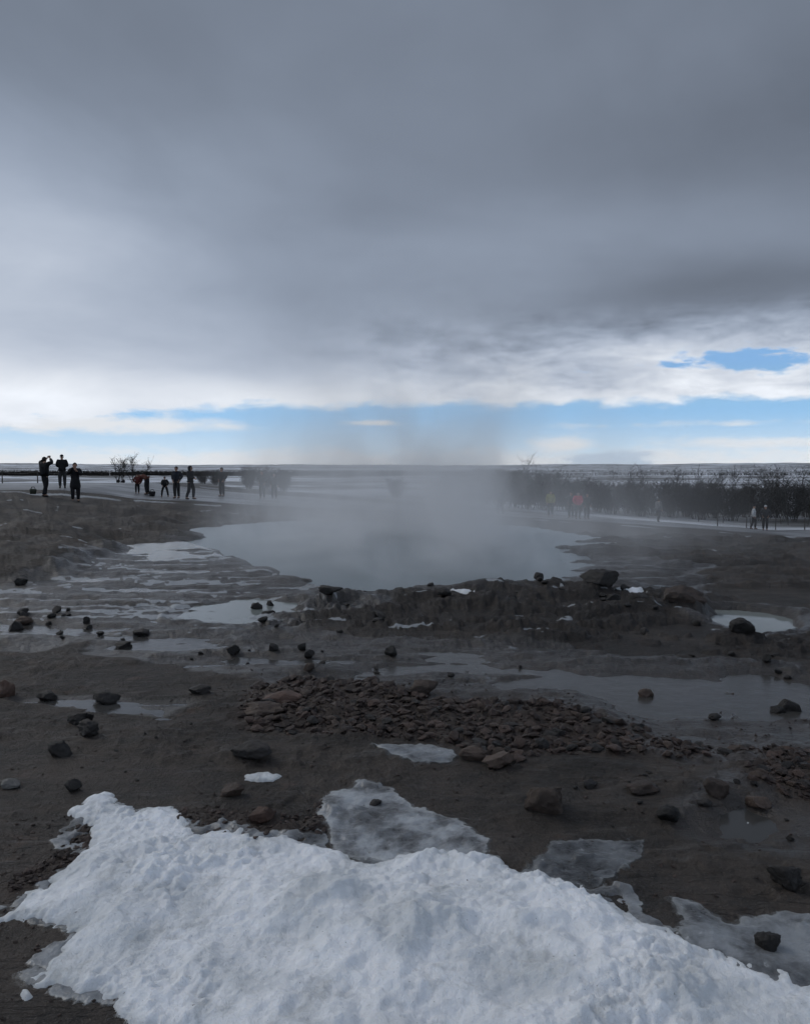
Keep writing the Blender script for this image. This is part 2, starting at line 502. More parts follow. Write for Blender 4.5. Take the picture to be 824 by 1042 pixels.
def build_path():
    xs = np.arange(-85, 85.1, .5)
    ks = np.linspace(-1, 1, 31)
    X, K = np.meshgrid(xs, ks, indexing='ij')
    wob = 0.6 * fbm(X, K * 0 + np.sign(K) * 5, .25, 3, 71) * np.abs(K)
    Y = path_centre(X) + K * (path_half(X) - .4) + wob
    zz = base(X, Y) + .03 - .16 * sm(.88, 1.0, np.abs(K)) + .012 * fbm(X, Y, .9, 3, 4)
    n0, n1 = X.shape
    V = np.stack([X, Y, zz], -1).reshape(-1, 3)
    i = np.arange(n0 - 1)[:, None] * n1 + np.arange(n1 - 1)[None]
    Fq = np.stack([i, i + n1, i + n1 + 1, i + 1], -1).reshape(-1, 4)
    me = mesh_np('path', V, Fq)
    m, t, b = material('trodden_snow_path')
    co = t.new('ShaderNodeTexCoord').outputs['Object']
    mp = t.new('ShaderNodeMapping'); mp.inputs['Scale'].default_value = (.35, 1, 1); t.put(mp.inputs['Vector'], co)
    n = t.noise(mp.outputs[0], .7, 5, .6)
    col = t.mix(t.ss(n, .38, .66), c4(.08, .08, .082), c4(.24, .25, .265))
    col = t.mix(t.ss(t.noise(mp.outputs[0], .25, 4, .6), .58, .70, 0, .8), col, c4(.07, .066, .062))
    t.put(b.inputs['Base Color'], col)
    b.inputs['Roughness'].default_value = .45
    tag(link('path', me, m), kind='structure')
build_path()

def sheet(name, P, z, mat, grow=.35, step=.1):
    """flat water sheet filling a hollow; the shore is where the ground rises through it"""
    lo = np.min([p.min(0) for p in P], 0) - grow; hi = np.max([p.max(0) for p in P], 0) + grow
    xs = np.arange(lo[0], hi[0] + step, step); ys = np.arange(lo[1], hi[1] + step, step)
    X, Y = np.meshgrid(xs, ys, indexing='ij')
    s = np.max([sdf(p, X.ravel(), Y.ravel(), 6.0) for p in P], 0).reshape(X.shape)
    if 'stream' in name:
        s = np.minimum(s, -sdf(POOL, X.ravel(), Y.ravel(), 6.0).reshape(X.shape) - grow - .15)
    n0, n1 = X.shape
    V = np.stack([X, Y, np.full_like(X, z)], -1).reshape(-1, 3)
    i = np.arange(n0 - 1)[:, None] * n1 + np.arange(n1 - 1)[None]
    Fq = np.stack([i, i + n1, i + n1 + 1, i + 1], -1).reshape(-1, 4)
    ok = (s.reshape(-1)[Fq] > -grow).all(1)
    o = link(name, mesh_np(name, V, Fq[ok]), mat)
    tag(o, kind='structure')
    return o
sheet('pool_water', [POOL, WETR], -.10, M['pool'], 1.4, .2)
sheet('puddle_water', [MILK1], -.030, M['milk'], .2, .05)
sheet('puddle_water', [MILK2], -.085, M['milk'], .25)
sheet('puddle_water', [MILK3], -.05, M['milk'], .15)
sheet('puddle_water', [PUD_S], -.020, M['puddle'], .3, .05)
sheet('stream_water', [STREAM, PUD_R, BRAID], -.036, M['film'], .8)
sheet('puddle_water', [STRIP], -.016, M['puddle'], .3)

# ------------------------------------------------------------------ snow and ice lying on the ground
def patch(name, P, mat, label, cat, thick, step, lump=0.0, edge=.05, slope=.10, seed=0, group=None, grain=0.0, off=0.0, ring=False):
    lo = P.min(0) - .15; hi = P.max(0) + .15
    xs = np.arange(lo[0], hi[0] + step, step); ys = np.arange(lo[1], hi[1] + step, step)
    X, Y = np.meshgrid(xs, ys, indexing='ij')
    x, y = X.ravel(), Y.ravel()
    s = sdf(P, x, y, 1.0) + off + edge * 1.3 * fbm(x, y, 3.2, 5, 3 + seed, .62) + edge * .25 * fbm(x, y, 21, 2, 8 + seed)
    prof = np.where(s > 0, 1 - np.exp(-np.maximum(s, 0) / slope), np.maximum(s, -.05) * .9)
    prof = np.where(s > 0, np.sqrt(prof), prof * 3)
    h = thick * prof
    if ring:
        h = h - sm(.10, .20, s) * .08
    if lump:
        big = fbm(x, y, 2.2, 3, 5 + seed)
        cl = 0.55 - billow(x, y, 5.0, 3, 15 + seed)
        sm_ = 0.5 - billow(x, y, 15.0, 3, 25 + seed)
        w_ = fbm(x, y, 3.0, 2, 81 + seed) * .05
        cl = 0.5 - billow(x + w_, y - w_, 3.3, 2, 15 + seed)
        pits = sm(.05, .5, fbm(x, y, 1.6, 3, 66 + seed))
        g1 = fbm(x, y, 24, 3, 25 + seed, .6); g2 = 0.45 - billow(x, y, 11.0, 2, 35 + seed)
        h = h + sm(0, .15, s) * lump * (.85 * big + .75 * cl +   .18 * (0.45 - billow(x + w_, y, 8.5, 2, 95 + seed))) + sm(-.01, .05, s) * lump * (.09 + .17 * pits) * (g1 + 1.3 * g2)
    if lump:
        h = np.maximum(h, sm(.0, .10, s) * thick * .55 + sm(.02, .10, s) * .006 * g1)
    if grain:
        h = h + sm(0, .02, s) * grain * fbm(x, y, 18, 3, 44 + seed)
    gz = Z(x, y)
    smooth = gz
    z = smooth + h - .004
    n0, n1 = X.shape
    V = np.stack([x, y, z], -1)
    i = np.arange(n0 - 1)[:, None] * n1 + np.arange(n1 - 1)[None]
    Fq = np.stack([i, i + n1, i + n1 + 1, i + 1], -1).reshape(-1, 4)
    ok = (s[Fq] > -.03).any(1)
    Fq = Fq[ok]
    used, inv = np.unique(Fq.ravel(), return_inverse=True)
    me = mesh_np(name, V[used], inv.reshape(-1, 4))
    attr(me, 'thin', (1 - sm(0.0, .06, s))[used])
    o = link(name, me, mat)
    tag(o, label, cat, group)
    return o

def blob(px, py, w, h):
    a = np.linspace(0, 2 * math.pi, 14, endpoint=False)
    return poly([(px + w / 2 * math.cos(t) * random.uniform(.8, 1.15), py + h / 2 * math.sin(t) * random.uniform(.8, 1.15)) for t in a])

SNOW = poly([(3, 934), (18, 914), (45, 900), (75, 880), (92, 856), (84, 827), (105, 810), (135, 824), (172, 829), (198, 850), (230, 846), (258, 858), (300, 852), (340, 866), (385, 876), (415, 868), (450, 874), (500, 882), (530, 897), (570, 910), (615, 922), (655, 945), (700, 972), (750, 996), (830, 1012), (930, 1030), (960, 1200), (260, 1200), (200, 1075), (150, 1035), (108, 1002), (76, 988), (66, 962), (92, 944), (48, 942)])
patch('snow_bank', SNOW, M['snow'], 'large lumpy white snow bank covering the bottom of the picture', 'snow', .046, .007, .052, .050, .16, 0, off=.025)
snow_bank = bpy.data.objects['snow_bank']
fringe = patch('slush_edge', SNOW, M['ice'], None, None, .010, .008, 0, .075, .03, 9, grain=.004, off=.06, ring=True)
fringe.parent = snow_bank
patch('ice_sheet', poly([(335, 803), (365, 794), (400, 799), (425, 818), (470, 832), (500, 857), (498, 885), (420, 885), (340, 872), (322, 830)]), M['white_ice'], 'thin grey ice sheet above the middle of the snow bank, under a black stone', 'ice', .014, .008, .006, .03, .03, 4, grain=.004)
patch('ice_sheet', poly([(520, 890), (560, 856), (600, 849), (664, 852), (655, 872), (622, 898), (600, 925), (560, 915)]), M['mud_ice'], 'thin dull ice sheet on mud along the right upper edge of the snow bank', 'ice', .009, .008, 0, .03, .03, 14, grain=.004)
patch('ice_sheet', poly([(672, 915), (720, 922), (742, 938), (800, 930), (850, 945), (850, 1030), (760, 1005), (690, 968)]), M['ice'], 'smooth grey ice sheet at lower right holding a pointed black rock', 'ice', .014, .008, 0, .025, .03, 24, grain=.003)
patch('ice_sheet', poly([(376, 762), (430, 757), (464, 766), (462, 777), (420, 780)]), M['ice'], 'small pale ice sheet just below the middle of the rubble band', 'ice', .016, .01, .004, .03, .03, 34, grain=.004)
patch('ice_sheet', poly([(15, 988), (40, 977), (62, 988), (52, 1002), (25, 1000)]), M['ice'], 'little broken ice flake on dark mud at the far lower left', 'ice', .012, .007, 0, .02, .02, 44)
patch('snow_clump', blob(266, 790, 42, 10), M['snow'], 'small dirty white snow clump standing alone on mud above the snow bank', 'snow', .030, .005, .05, .035, .04, 54)
patch('ice_chunk', blob(27, 1009, 20, 15), M['snow'], 'small white ice chunk on mud in the lower left corner', 'ice', .03, .006, .006, .01, .02, 64)
for k, (a, b_, w, h, lab) in enumerate([
    (470, 603, 34, 6, 'narrow white snow remnant on the dark rim below the middle of the pool'),
    (644, 605, 14, 8, 'small bright snow remnant right of the big rounded boulder'),
    (760, 833, 24, 7, 'white ice remnant at the edge of the small lower right puddle'),
    ]):
    P = blob(a, b_, w * .7, h * .38)
    d = float(P[:, 1].mean())
    patch('snow_remnant', P, M['snow'], lab, 'snow', .010 * min(d, 12) / 2, max(.012, .0035 * d), .02, .05 * d / 5, .03 * d / 5, 70 + k * 7)

# ------------------------------------------------------------------ stones
def rock_mesh(name, seed, sub=3, facets=9, rough=.16, fl=1.0):
    rn = random.Random(seed)
    bm = bmesh.new()
    bmesh.ops.create_icosphere(bm, subdivisions=sub, radius=1.0)
    planes = []
    for _ in range(facets):
        v = Vector((rn.gauss(0, 1), rn.gauss(0, 1), rn.gauss(0, .9))).normalized()
        planes.append((v, rn.uniform(.45, .82)))
    off = Vector((rn.uniform(-50, 50), rn.uniform(-50, 50), rn.uniform(-50, 50)))
    for v in bm.verts:
        p = v.co.copy()
        for n, d in planes:
            e = p.dot(n) - d
            if e > 0:
                p -= n * e * .93
        f = mnoise.fractal(p * 1.7 + off, 1.0, 2.0, 4)
        g = mnoise.fractal(p * 5.5 + off, 1.0, 2.0, 3)
        q_ = mnoise.fractal(p * 13 + off, .8, 2.0, 3)
        p *= 1 + rough * f + rough * .85 * g + (rough * .45 * q_ if sub > 2 else 0)
        v.co = p
    mx = [max(abs(v.co[i]) for v in bm.verts) for i in range(3)]
    for v in bm.verts:
        v.co = Vector((v.co.x / mx[0], v.co.y / mx[1], v.co.z / mx[2])) * .5
    me = bpy.data.meshes.new(name)
    bm.to_mesh(me); bm.free()
    me.polygons.foreach_set('use_smooth', np.full(len(me.polygons), sub > 2))
    return me

def stone(px, py, w, h, mat, label, cat='rock', name='rock', seed=1, rough=.16, facets=9, rz=None, tilt=0.0, sub=4, sink=.45):
    """py is the row of the stone's foot"""
    p = G(px, py)
    d = p.y
    W = w * d / F; H = h * d / F
    D = W * .75
    me = rock_mesh(name, seed, sub, facets, rough)
    hz = max(H * (1 - sink * .3), .3 * W * .6)
    me.transform(Matrix.Diagonal((W, D, hz * (1 + sink), 1)))
    me.transform(Matrix.Rotation(tilt, 4, 'Y'))
    me.transform(Matrix.Translation((0, 0, hz * (.5 - sink * .35))))
    o = link(name, me, M[mat])
    zc = Zs(p.x, p.y + D * .4)
    o.location = (p.x * (p.y + D * .4) / p.y, p.y + D * .4, zc)
    o.rotation_euler = (0, 0, random.uniform(-.35, .35) if rz is None else rz)
    tag(o, label, cat)
    return o

for k, a in enumerate([
    (7, 709, 22, 18, 'rock_red', 'round reddish brown boulder cut by the left picture edge'),
    (48, 714, 22, 12, 'rock_dark', 'black rock at the end of the wet strip near the left edge'),
    (108, 717, 32, 13, 'rock_dark', 'flat black slab leaning beside the left wet strip'),
    (80, 738, 28, 15, 'rock_dark', 'dark jagged rock, upper of a touching pair on the left mud'),
    (91, 751, 28, 18, 'rock_dark', 'dark rough lumpy rock, lower of a touching pair on the left mud'),
    (61, 771, 28, 19, 'rock_dark', 'rounded black rock standing alone on the left mud'),
    (74, 807, 19, 13, 'rock_dark', 'small black rock closest above the left tip of the snow bank'),
    (10, 803, 28, 10, 'rock_grey', 'pale smooth flat stone half buried at the left edge'),
    (258, 775, 50, 17, 'rock_dark', 'wide flat dark slab just above the lone snow clump'),
    (238, 811, 28, 12, 'rock_brown', 'brown block left below the lone snow clump'),
    (266, 840, 30, 17, 'rock_red', 'reddish rounded rock touching the upper edge of the snow bank'),
    (202, 707, 26, 10, 'rock_dark', 'low dark rock on smooth mud left of the rubble band'),
    (284, 718, 50, 11, 'rock_red', 'long flat reddish slab at the left end of the rubble band'),
    (270, 731, 44, 11, 'rock_brown', 'thin brown slab under the long reddish slab'),
    (555, 828, 46, 33, 'rock_tan', 'largest angular brown boulder in the right foreground mud'),
    (680, 839, 27, 16, 'rock_dark', 'dark angular rock right of the largest brown boulder'),
    (728, 813, 32, 17, 'rock_brown', 'dark brown rock at the top of the small lower right puddle'),
    (717, 821, 22, 9, 'rock_dark', 'flat black stone leaning on the left of a brown rock by the small puddle'),
    (770, 828, 30, 14, 'rock_brown', 'grey brown rock lying in the small lower right puddle'),
    (798, 907, 38, 27, 'rock_dark', 'rough black rock on mud near the right edge above the ice'),
    (779, 970, 32, 20, 'rock_dark', 'pointed black rock frozen in the lower right ice sheet'),
    (381, 822, 16, 7, 'rock_dark', 'small black stone lying on the grey ice above the snow bank'),
    (656, 713, 17, 13, 'rock_brown', 'upright brown rock standing in the right puddle'),
    (727, 733, 14, 7, 'rock_dark', 'small oval stone alone in the right puddle'),
    (804, 726, 24, 15, 'rock_dark', 'taller black rock of a pair at the right end of the puddle'),
    (790, 728, 18, 8, 'rock_dark', 'lower black rock of a pair at the right end of the puddle'),
    (610, 601, 42, 17, 'rock_dark', 'big rounded dark boulder on the rim right of the pool'),
    (755, 644, 28, 17, 'rock_dark', 'rounded dark boulder below the milky puddle at right'),
    (336, 607, 26, 9, 'rock_dark', 'low black rock on the rim at the left foot of the pool'),
    (371, 601, 24, 7, 'rock_dark', 'flat dark rock on the rim under the middle of the steam'),
    (315, 672, 12, 9, 'rock_dark', 'black stone at the bottom of a little row in the stream'),
    (314, 684, 13, 10, 'rock_brown', 'brown stone at the lower end of the little row in the stream'),
    (308, 662, 11, 9, 'rock_dark', 'black stone at the top of a little row in the stream'),
    (278, 663, 12, 8, 'rock_dark', 'black stone in the stream left of the little row'),
    (237, 667, 16, 9, 'rock_dark', 'black stone on the lower stream bank at left'),
    (398, 668, 14, 12, 'rock_dark', 'ragged black stone in the middle of the stream'),
    (262, 622, 14, 9, 'rock_dark', 'left stone of a black pair beside the left milky puddle'),
    (275, 619, 9, 7, 'rock_dark', 'right stone of a black pair beside the left milky puddle'),
    (124, 661, 22, 8, 'rock_dark', 'flat black rock at the left beginning of the stream'),
    (145, 648, 20, 8, 'rock_dark', 'dark rock right of the left wet flat above the stream'),
    (89, 635, 8, 8, 'rock_dark', 'small upright black stone on the left wet flat'),
    (21, 596, 14, 8, 'rock_dark', 'black stone on the shiny wet flat at the left edge'),
    (24, 637, 22, 8, 'rock_brown', 'brown rock leading a stone row at the left edge'),
    (510, 783, 40, 14, 'rock_brown', 'thin layered brown slab below the rubble band'),
    (484, 774, 40, 12, 'rock_brown', 'wide brown slab on the lower edge of the rubble band'),
    (600, 803, 20, 9, 'rock_dark', 'dark stone between the largest brown boulder and the rubble band'),
    (650, 809, 44, 10, 'rock_brown', 'low crusted brown slab in the mud under the right rubble'),
    (690, 614, 56, 18, 'rock_brown', 'broad smooth mound of rock right of the big rounded boulder'),
    (430, 708, 34, 13, 'rock_brown', 'dark heaped block on the upper edge of the rubble band'),
]):
    px, py, w, h, mat, lab = a
    stone(px, py, w, h, mat, lab, seed=100 + k, rough=.2 if 'rough' in lab or 'jagged' in lab else .13,
          facets=12 if 'flat' in lab or 'slab' in lab else 9, tilt=random.uniform(-.12, .12))

# repeated small stones -------------------------------------------------
SM = [rock_mesh('stone', 500 + k, 2, 10, .14) for k in range(10)]
def make_stone(x, y, w, d, h, mat, label, group, sink=.2):
    me0 = random.choice(SM)
    key = (me0.name, mat)
    if key not in _cache:
        me = me0.copy(); me.materials.append(M[mat]); _cache[key] = me
    o = bpy.data.objects.new('stone', _cache[key]); COL.objects.link(o)
    o.scale = (w, d, h)
    o.rotation_euler = (random.uniform(-.3, .3), random.uniform(-.3, .3), random.uniform(0, 6.28))
    o.location = (x, y, Zs(x, y) + h * (.5 - sink))
    tag(o, label, 'stone', group)
_cache = {}

def sample_in(P, n):
    lo, hi = P.min(0), P.max(0)
    out = []
    while len(out) < n:
        x = rng.uniform(lo[0], hi[0], n * 4); y = rng.uniform(lo[1], hi[1], n * 4)
        s = sdf(P, x, y) + .08 * fbm(x, y, 3, 3, 12)
        out += [(a, b) for a, b, q in zip(x, y, s) if q > 0]
    return out[:n]

cand = []
for P, n, tag_ in ((RUBBLE, 3300, 'r'), (RUBBLE2, 420, 'r2'), (RUBBLE3, 420, 'r3'), (RUBBLE4, 420, 'r4')):
    for (x, y) in sample_in(P, n):
        w = .012 + .075 * rng.random() ** 4.5
        if tag_ in ('r3', 'r4'):
            w *= .55
        if tag_ == 'r':
            w *= 1.25
        cand.append((w / y, x, y, w, tag_))
cand.sort(reverse=True)
LAB = {'r': ('flat brown stone lying loose in the rubble band across the middle', 'loose stones of the rubble band'),
       'r2': ('brown stone in the small rubble heap at the right edge', 'loose stones of the right heap'),
       'r3': ('dark pebble on the gravel strip along the left tip of the snow bank', 'pebbles by the left snow tip'),
       'r4': ('dark pebble on the gravel strip along the upper edge of the snow bank', 'pebbles by the upper snow edge')}
for q, x, y, w, k in cand[:215]:
    make_stone(x, y, w, w * random.uniform(.6, .9), w * random.uniform(.28, .5), random.choice(['rock_rubble', 'rock_rubble', 'rock_brown', 'rock_dark']), *LAB[k])
# what is left of the rubble reads as one mass
def build_gravel(rest):
    sv = []
    for k in range(8):
        me = rock_mesh('tmp', 900 + k, 1, 7, .15)
        V = np.array([v.co[:] for v in me.vertices]); Fc = np.array([p.vertices[:] for p in me.polygons])
        sv.append((V, Fc)); bpy.data.meshes.remove(me)
    Vs, Fs, n = [], [], 0
    xs = np.array([r[1] for r in rest]); ys = np.array([r[2] for r in rest]); zs = Z(xs, ys)
    for i, (q, x, y, w, k) in enumerate(rest):
        V, Fc = sv[i % 8]
        a = random.uniform(0, 6.28); c, s = math.cos(a), math.sin(a)
        h = w * random.uniform(.35, .6)
        P = V * np.array([w, w * random.uniform(.6, .95), h])
        P = np.stack([P[:, 0] * c - P[:, 1] * s, P[:, 0] * s + P[:, 1] * c, P[:, 2] + .25 * P[:, 0]], 1)
        Vs.append(P + np.array([x, y, zs[i] + h * .25])); Fs.append(Fc + n); n += len(V)
    me = mesh_np('gravel', np.concatenate(Vs), np.concatenate(Fs), False)
    tag(link('gravel', me, M['rock_rubble']), kind='stuff')
extra = []
for P, n in ((poly([(0, 690), (824, 690), (824, 930), (0, 930)]), 2200), (poly([(200, 680), (850, 700), (850, 840), (200, 780)]), 1500), (poly([(-60, 850), (100, 815), (100, 960), (200, 1075), (-60, 1075)]), 900)):
    for (x, y) in sample_in(P, n):
        w = .004 + .020 * rng.random() ** 4
        extra.append((0, x, y, w, 'x'))
build_gravel(cand[215:] + extra)

def scatter(P, n, smin, smax, mat, label, group):
    for (x, y) in sample_in(P, n):
        w = smin + (smax - smin) * random.random() ** 2
        make_stone(x, y, w, w * random.uniform(.7, 1), w * random.uniform(.45, .75), mat, label, group)
scatter(poly([(20, 618), (80, 622), (130, 640), (160, 660), (120, 664), (60, 650), (10, 640)]), 16, .05, .16, 'rock_dark', 'small dark stone in the row edging the left wet flat', 'stones edging the left wet flat')
scatter(poly([(170, 655), (330, 655), (420, 665), (540, 670), (540, 690), (330, 688), (200, 674)]), 12, .03, .08, 'rock_dark', 'little black stone standing in the shallow stream', 'little stones in the stream')
scatter(poly([(420, 596), (580, 590), (720, 620), (700, 640), (560, 620), (420, 612)]), 20, .08, .24, 'rock_dark', 'dark lump of rock on the rough rim below the pool', 'lumps on the pool rim')
scatter(poly([(520, 780), (824, 800), (824, 900), (640, 850), (520, 810)]), 16, .02, .05, 'rock_dark', 'small dark stone scattered on the right foreground mud', 'scattered stones on the right mud')
scatter(poly([(100, 730), (240, 730), (300, 770), (230, 810), (110, 800)]), 8, .015, .035, 'rock_dark', 'small dark stone scattered on the smooth left mud', 'scattered stones on the left mud')

scatter(poly([(240, 620), (330, 598), (430, 600), (430, 645), (330, 650), (230, 645)]), 14, .06, .20, 'rock_dark', 'dark stone on the low ledge left of the middle of the pool rim', 'stones on the left pool ledge')
scatter(poly([(620, 640), (824, 650), (824, 690), (640, 684)]), 10, .05, .14, 'rock_dark', 'dark stone on the mud bank above the right puddle', 'stones above the right puddle')

# ------------------------------------------------------------------ bare shrubs and trees
class Twigs:
    def __init__(s): s.V = []; s.F = []; s.n = 0
    def tube(s, pts, r0, r1, k=3):
        m = len(pts)
        for i, p in enumerate(pts):
            d = (pts[min(i + 1, m - 1)] - pts[max(i - 1, 0)])
            d = d.normalized() if d.length > 1e-6 else Vector((0, 0, 1))
            a = d.orthogonal().normalized(); b = d.cross(a)
            r = r0 + (r1 - r0) * i / (m - 1)
            for j in range(k):
                t = 2 * math.pi * j / k
                s.V.append(p + (a * math.cos(t) + b * math.sin(t)) * r)
        for i in range(m - 1):
            for j in range(k):
                a0 = s.n + i * k + j; a1 = s.n + i * k + (j + 1) % k
                s.F.append((a0, a1, a1 + k, a0 + k))
        s.n += m * k
    def mesh(s, name):
        return mesh_np(name, np.array([v[:] for v in s.V]), np.array(s.F))

def bend(p, d, L, n, rn, wob=.18, up=.05):
    pts = [p.copy()]
    for i in range(n):
        d = (d + Vector((rn.gauss(0, wob), rn.gauss(0, wob), rn.gauss(0, wob) + up))).normalized()
        p = p + d * (L / n)
        pts.append(p.copy())
    return pts, d

def shrub_meshes(seed, H=3.2, stems=13, tall=False, dens=1.0):
    rn = random.Random(seed)
    st, tw = Twigs(), Twigs()
    for i in range(stems):
        a = rn.uniform(0, 6.28); lean = rn.uniform(.05, .5 if not tall else .15)
        d = Vector((math.cos(a) * lean, math.sin(a) * lean, 1)).normalized()
        L = H * rn.uniform(.75, 1.02)
        b0 = Vector((math.cos(a), math.sin(a), 0)) * rn.uniform(0, .5 if not tall else .08)
        pts, _ = bend(b0, d, L, 6, rn, .09)
        st.tube(pts, .032 if tall else .030, .010)
        for j in range(int(34 * dens)):
            q = rn.uniform(.12 if not tall else .3, .98)
            f = q * 6; i0 = min(int(f), 5)
            p = pts[i0].lerp(pts[i0 + 1], f - i0)
            aa = rn.uniform(0, 6.28)
            dd = Vector((math.cos(aa), math.sin(aa), rn.uniform(.3, 1.3))).normalized()
            bl = H * rn.uniform(.12, .32) * (1.15 - .5 * q)
            bp, _ = bend(p, dd, bl, 3, rn, .16)
            tw.tube(bp, .016, .008)
            for kx in range(3):
                p2 = bp[rn.randint(1, 3)]
                a2 = rn.uniform(0, 6.28)
                d2 = Vector((math.cos(a2), math.sin(a2), rn.uniform(.1, 1.2))).normalized()
                b2, _ = bend(p2, d2, bl * rn.uniform(.4, .8), 2, rn, .2)
                tw.tube(b2, .012, .006)
    return st.mesh('stems'), tw.mesh('twigs')

SHR = [shrub_meshes(20 + k, 3.2, 16) for k in range(4)]
SAP = [shrub_meshes(60 + k, 4.6, 1, True, .8) for k in range(3)]
def plant(protos, name, x, y, sc, label, cat, group, mats, wide=1.0):
    st, tw = random.choice(protos)
    e = empty(name, (x, y, Zs(x, y) - .05), random.uniform(0, 6.28))
    e.scale = (sc * wide, sc * wide, sc)
    link('trunk' if name == 'sapling' else 'stem_cluster', st, M[mats[0]], e)
    link('crown', tw, M[mats[1]], e)
    tag(e, label, cat, group)
    return e

def at_px(px, d):
    return (px - PW / 2) / F * d

for px, d, s in [(512, 61, 1.0), (524, 64, 1.05), (536, 62, 1.02), (549, 66, 1.08), (562, 64, 1.0), (575, 67, 1.0), (590, 66, .98), (606, 68, .95), (622, 66, .95), (638, 69, 1.0), (652, 66, 1.0), (666, 70, 1.05), (682, 67, 1.05), (698, 71, 1.1), (712, 67, 1.12), (728, 70, 1.1), (744, 66, 1.08), (758, 71, 1.1), (774, 66, 1.1), (790, 70, 1.1), (806, 66, 1.08), (822, 70, 1.1), (838, 66, 1.1), (856, 70, 1.1)]:
    plant(SHR, 'bare_shrub', at_px(px, d), d, s * random.uniform(.86, 1.0), 'dark leafless shrub in the thicket behind the right hand path', 'shrub', 'leafless shrubs behind the right path', ('twig', 'twig'), 1.15)
for px, d, s in [(207, 64, .36), (220, 66, .42), (254, 66, .6), (270, 68, .62), (288, 70, .6), (404, 72, .6), (452, 70, .8), (476, 70, .9), (494, 68, 1.0)]:
    plant(SHR, 'bare_shrub', at_px(px, d), d, s, 'leafless shrub fading into the steam behind the pool', 'shrub', 'leafless shrubs veiled by steam', ('twig', 'twig'), 1.2)
for px, d, s in [(p_, random.uniform(61, 76), random.uniform(.92, 1.08)) for p_ in (684, 697, 711, 731, 742, 750, 778, 797, 809, 826, 626, 650, 690, 704, 724, 756, 770, 784, 790, 803, 818, 640, 660)] + [(530, 60, .95), (552, 63, 1.0), (600, 72, .95), (676, 76, 1.0), (716, 74, 1.05), (736, 62, 1.0), (748, 72, 1.05), (764, 62, 1.05), (776, 74, 1.08), (796, 62, 1.03), (812, 72, 1.1), (822, 60, 1.05)]:
    plant(SAP, 'sapling', at_px(px, d), d, s * .9, 'slim bare sapling rising above the right hand thicket', 'tree', 'slim bare saplings above the thicket', ('bark', 'twig'))

# bare trees on the left plain
def tree_meshes(seed, H):
    rn = random.Random(seed)
    st, tw = Twigs(), Twigs()
    for i in range(4):
        a = rn.uniform(0, 6.28)
        d = Vector((math.cos(a) * .35, math.sin(a) * .35, 1)).normalized()
        pts, _ = bend(Vector((math.cos(a) * .25, math.sin(a) * .25, 0)), d, H * rn.uniform(.8, 1), 7, rn, .1)
        st.tube(pts, .10, .03, 5)
        for j in range(22):
            f = rn.uniform(2.2, 6.9); i0 = min(int(f), 6)
            p = pts[i0].lerp(pts[i0 + 1], f - i0)
            aa = rn.uniform(0, 6.28)
            bp, _ = bend(p, Vector((math.cos(aa), math.sin(aa), rn.uniform(.4, 1.4))).normalized(), H * rn.uniform(.12, .28), 3, rn, .15)
            tw.tube(bp, .035, .015)
            for kx in range(4):
                a2 = rn.uniform(0, 6.28)
                b2, _ = bend(bp[rn.randint(1, 3)], Vector((math.cos(a2), math.sin(a2), rn.uniform(.3, 1.5))).normalized(), H * rn.uniform(.06, .14), 2, rn, .2)
                tw.tube(b2, .022, .010)
    return st.mesh('trunk'), tw.mesh('crown')
for px, d, H, lab in ((121, 172, 6.6, 'left one of two bare trees standing on the snowy plain at left'), (137, 176, 7.2, 'right one of two bare trees standing on the snowy plain at left')):
    st, tw = tree_meshes(int(px), H)
    x = at_px(px, d)
    e = empty('bare_tree', (x, d, Zs(x, d) - .1))
    link('trunk', st, M['twig'], e); link('crown', tw, M['twig'], e)
    tag(e, lab, 'tree')

# far shelter belt: one unbroken mass
def build_belt():
    tw = Twigs(); rn = random.Random(5)
    def row(x0, x1, y, h, n, w):
        for i in range(n):
            x = rn.uniform(x0, x1); yy = y + rn.uniform(-4, 4)
            z0 = float(base(np.array([x]), np.array([yy]))[0]) - .2
            hh = h * rn.uniform(.7, 1.05) * (0.85 + .25 * float(mnoise.noise(Vector((x * .05, 0, 1)))))
            tw.tube([Vector((x, yy, z0)), Vector((x + rn.gauss(0, .3), yy, z0 + hh * .6)), Vector((x + rn.gauss(0, .5), yy, z0 + hh))], w, w * .35)
    row(-330, 60, 405, 3.0, 6000, .30)
    row(20, 420, 430, 2.2, 1600, .15)
    row(-700, 700, 760, 2.2, 2200, .2)
    tag(link('shelter_belt', tw.mesh('shelter_belt'), M['twig']), kind='stuff')
build_belt()

# ------------------------------------------------------------------ rope barrier by the right path
def build_barrier(xs, label, y_off=-.4):
    pts = [(x, float(path_centre(np.array([x]))[0] + y_off + path_half(np.array([x]))[0])) for x in xs]
    x0, y0 = pts[0]
    e = empty('rope_barrier', (x0, y0, Zs(x0, y0)))
    L = Vector(e.location)
    tops = []
    for (x, y) in pts:
        z = Zs(x, y)
        t = Twigs(); p = Vector((x, y, z)) - L
        t.tube([p - Vector((0, 0, .1)), p + Vector((0, 0, .4)), p + Vector((0, 0, .85))], .04, .035, 6)
        t.tube([p + Vector((0, 0, .85)), p + Vector((0, 0, .88))], .035, .005, 6)
        link('post', t.mesh('post'), M['post'], e)
        tops.append(p + Vector((0, 0, .78)))
    t = Twigs()
    for a, b in zip(tops[:-1], tops[1:]):
        t.tube([a.lerp(b, k / 8) - Vector((0, 0, .12 * math.sin(math.pi * k / 8))) for k in range(9)], .012, .012, 5)
    link('rope', t.mesh('rope'), M['rope'], e)
    tag(e, label, 'barrier')
build_barrier([22.5, 24.6, 26.7, 28.8, 30.9], 'low rope barrier on posts along the far side of the right path')
build_barrier([-32, -29.6, -27.2, -24.8, -22.4], 'low rope barrier on posts along the far side of the left path')

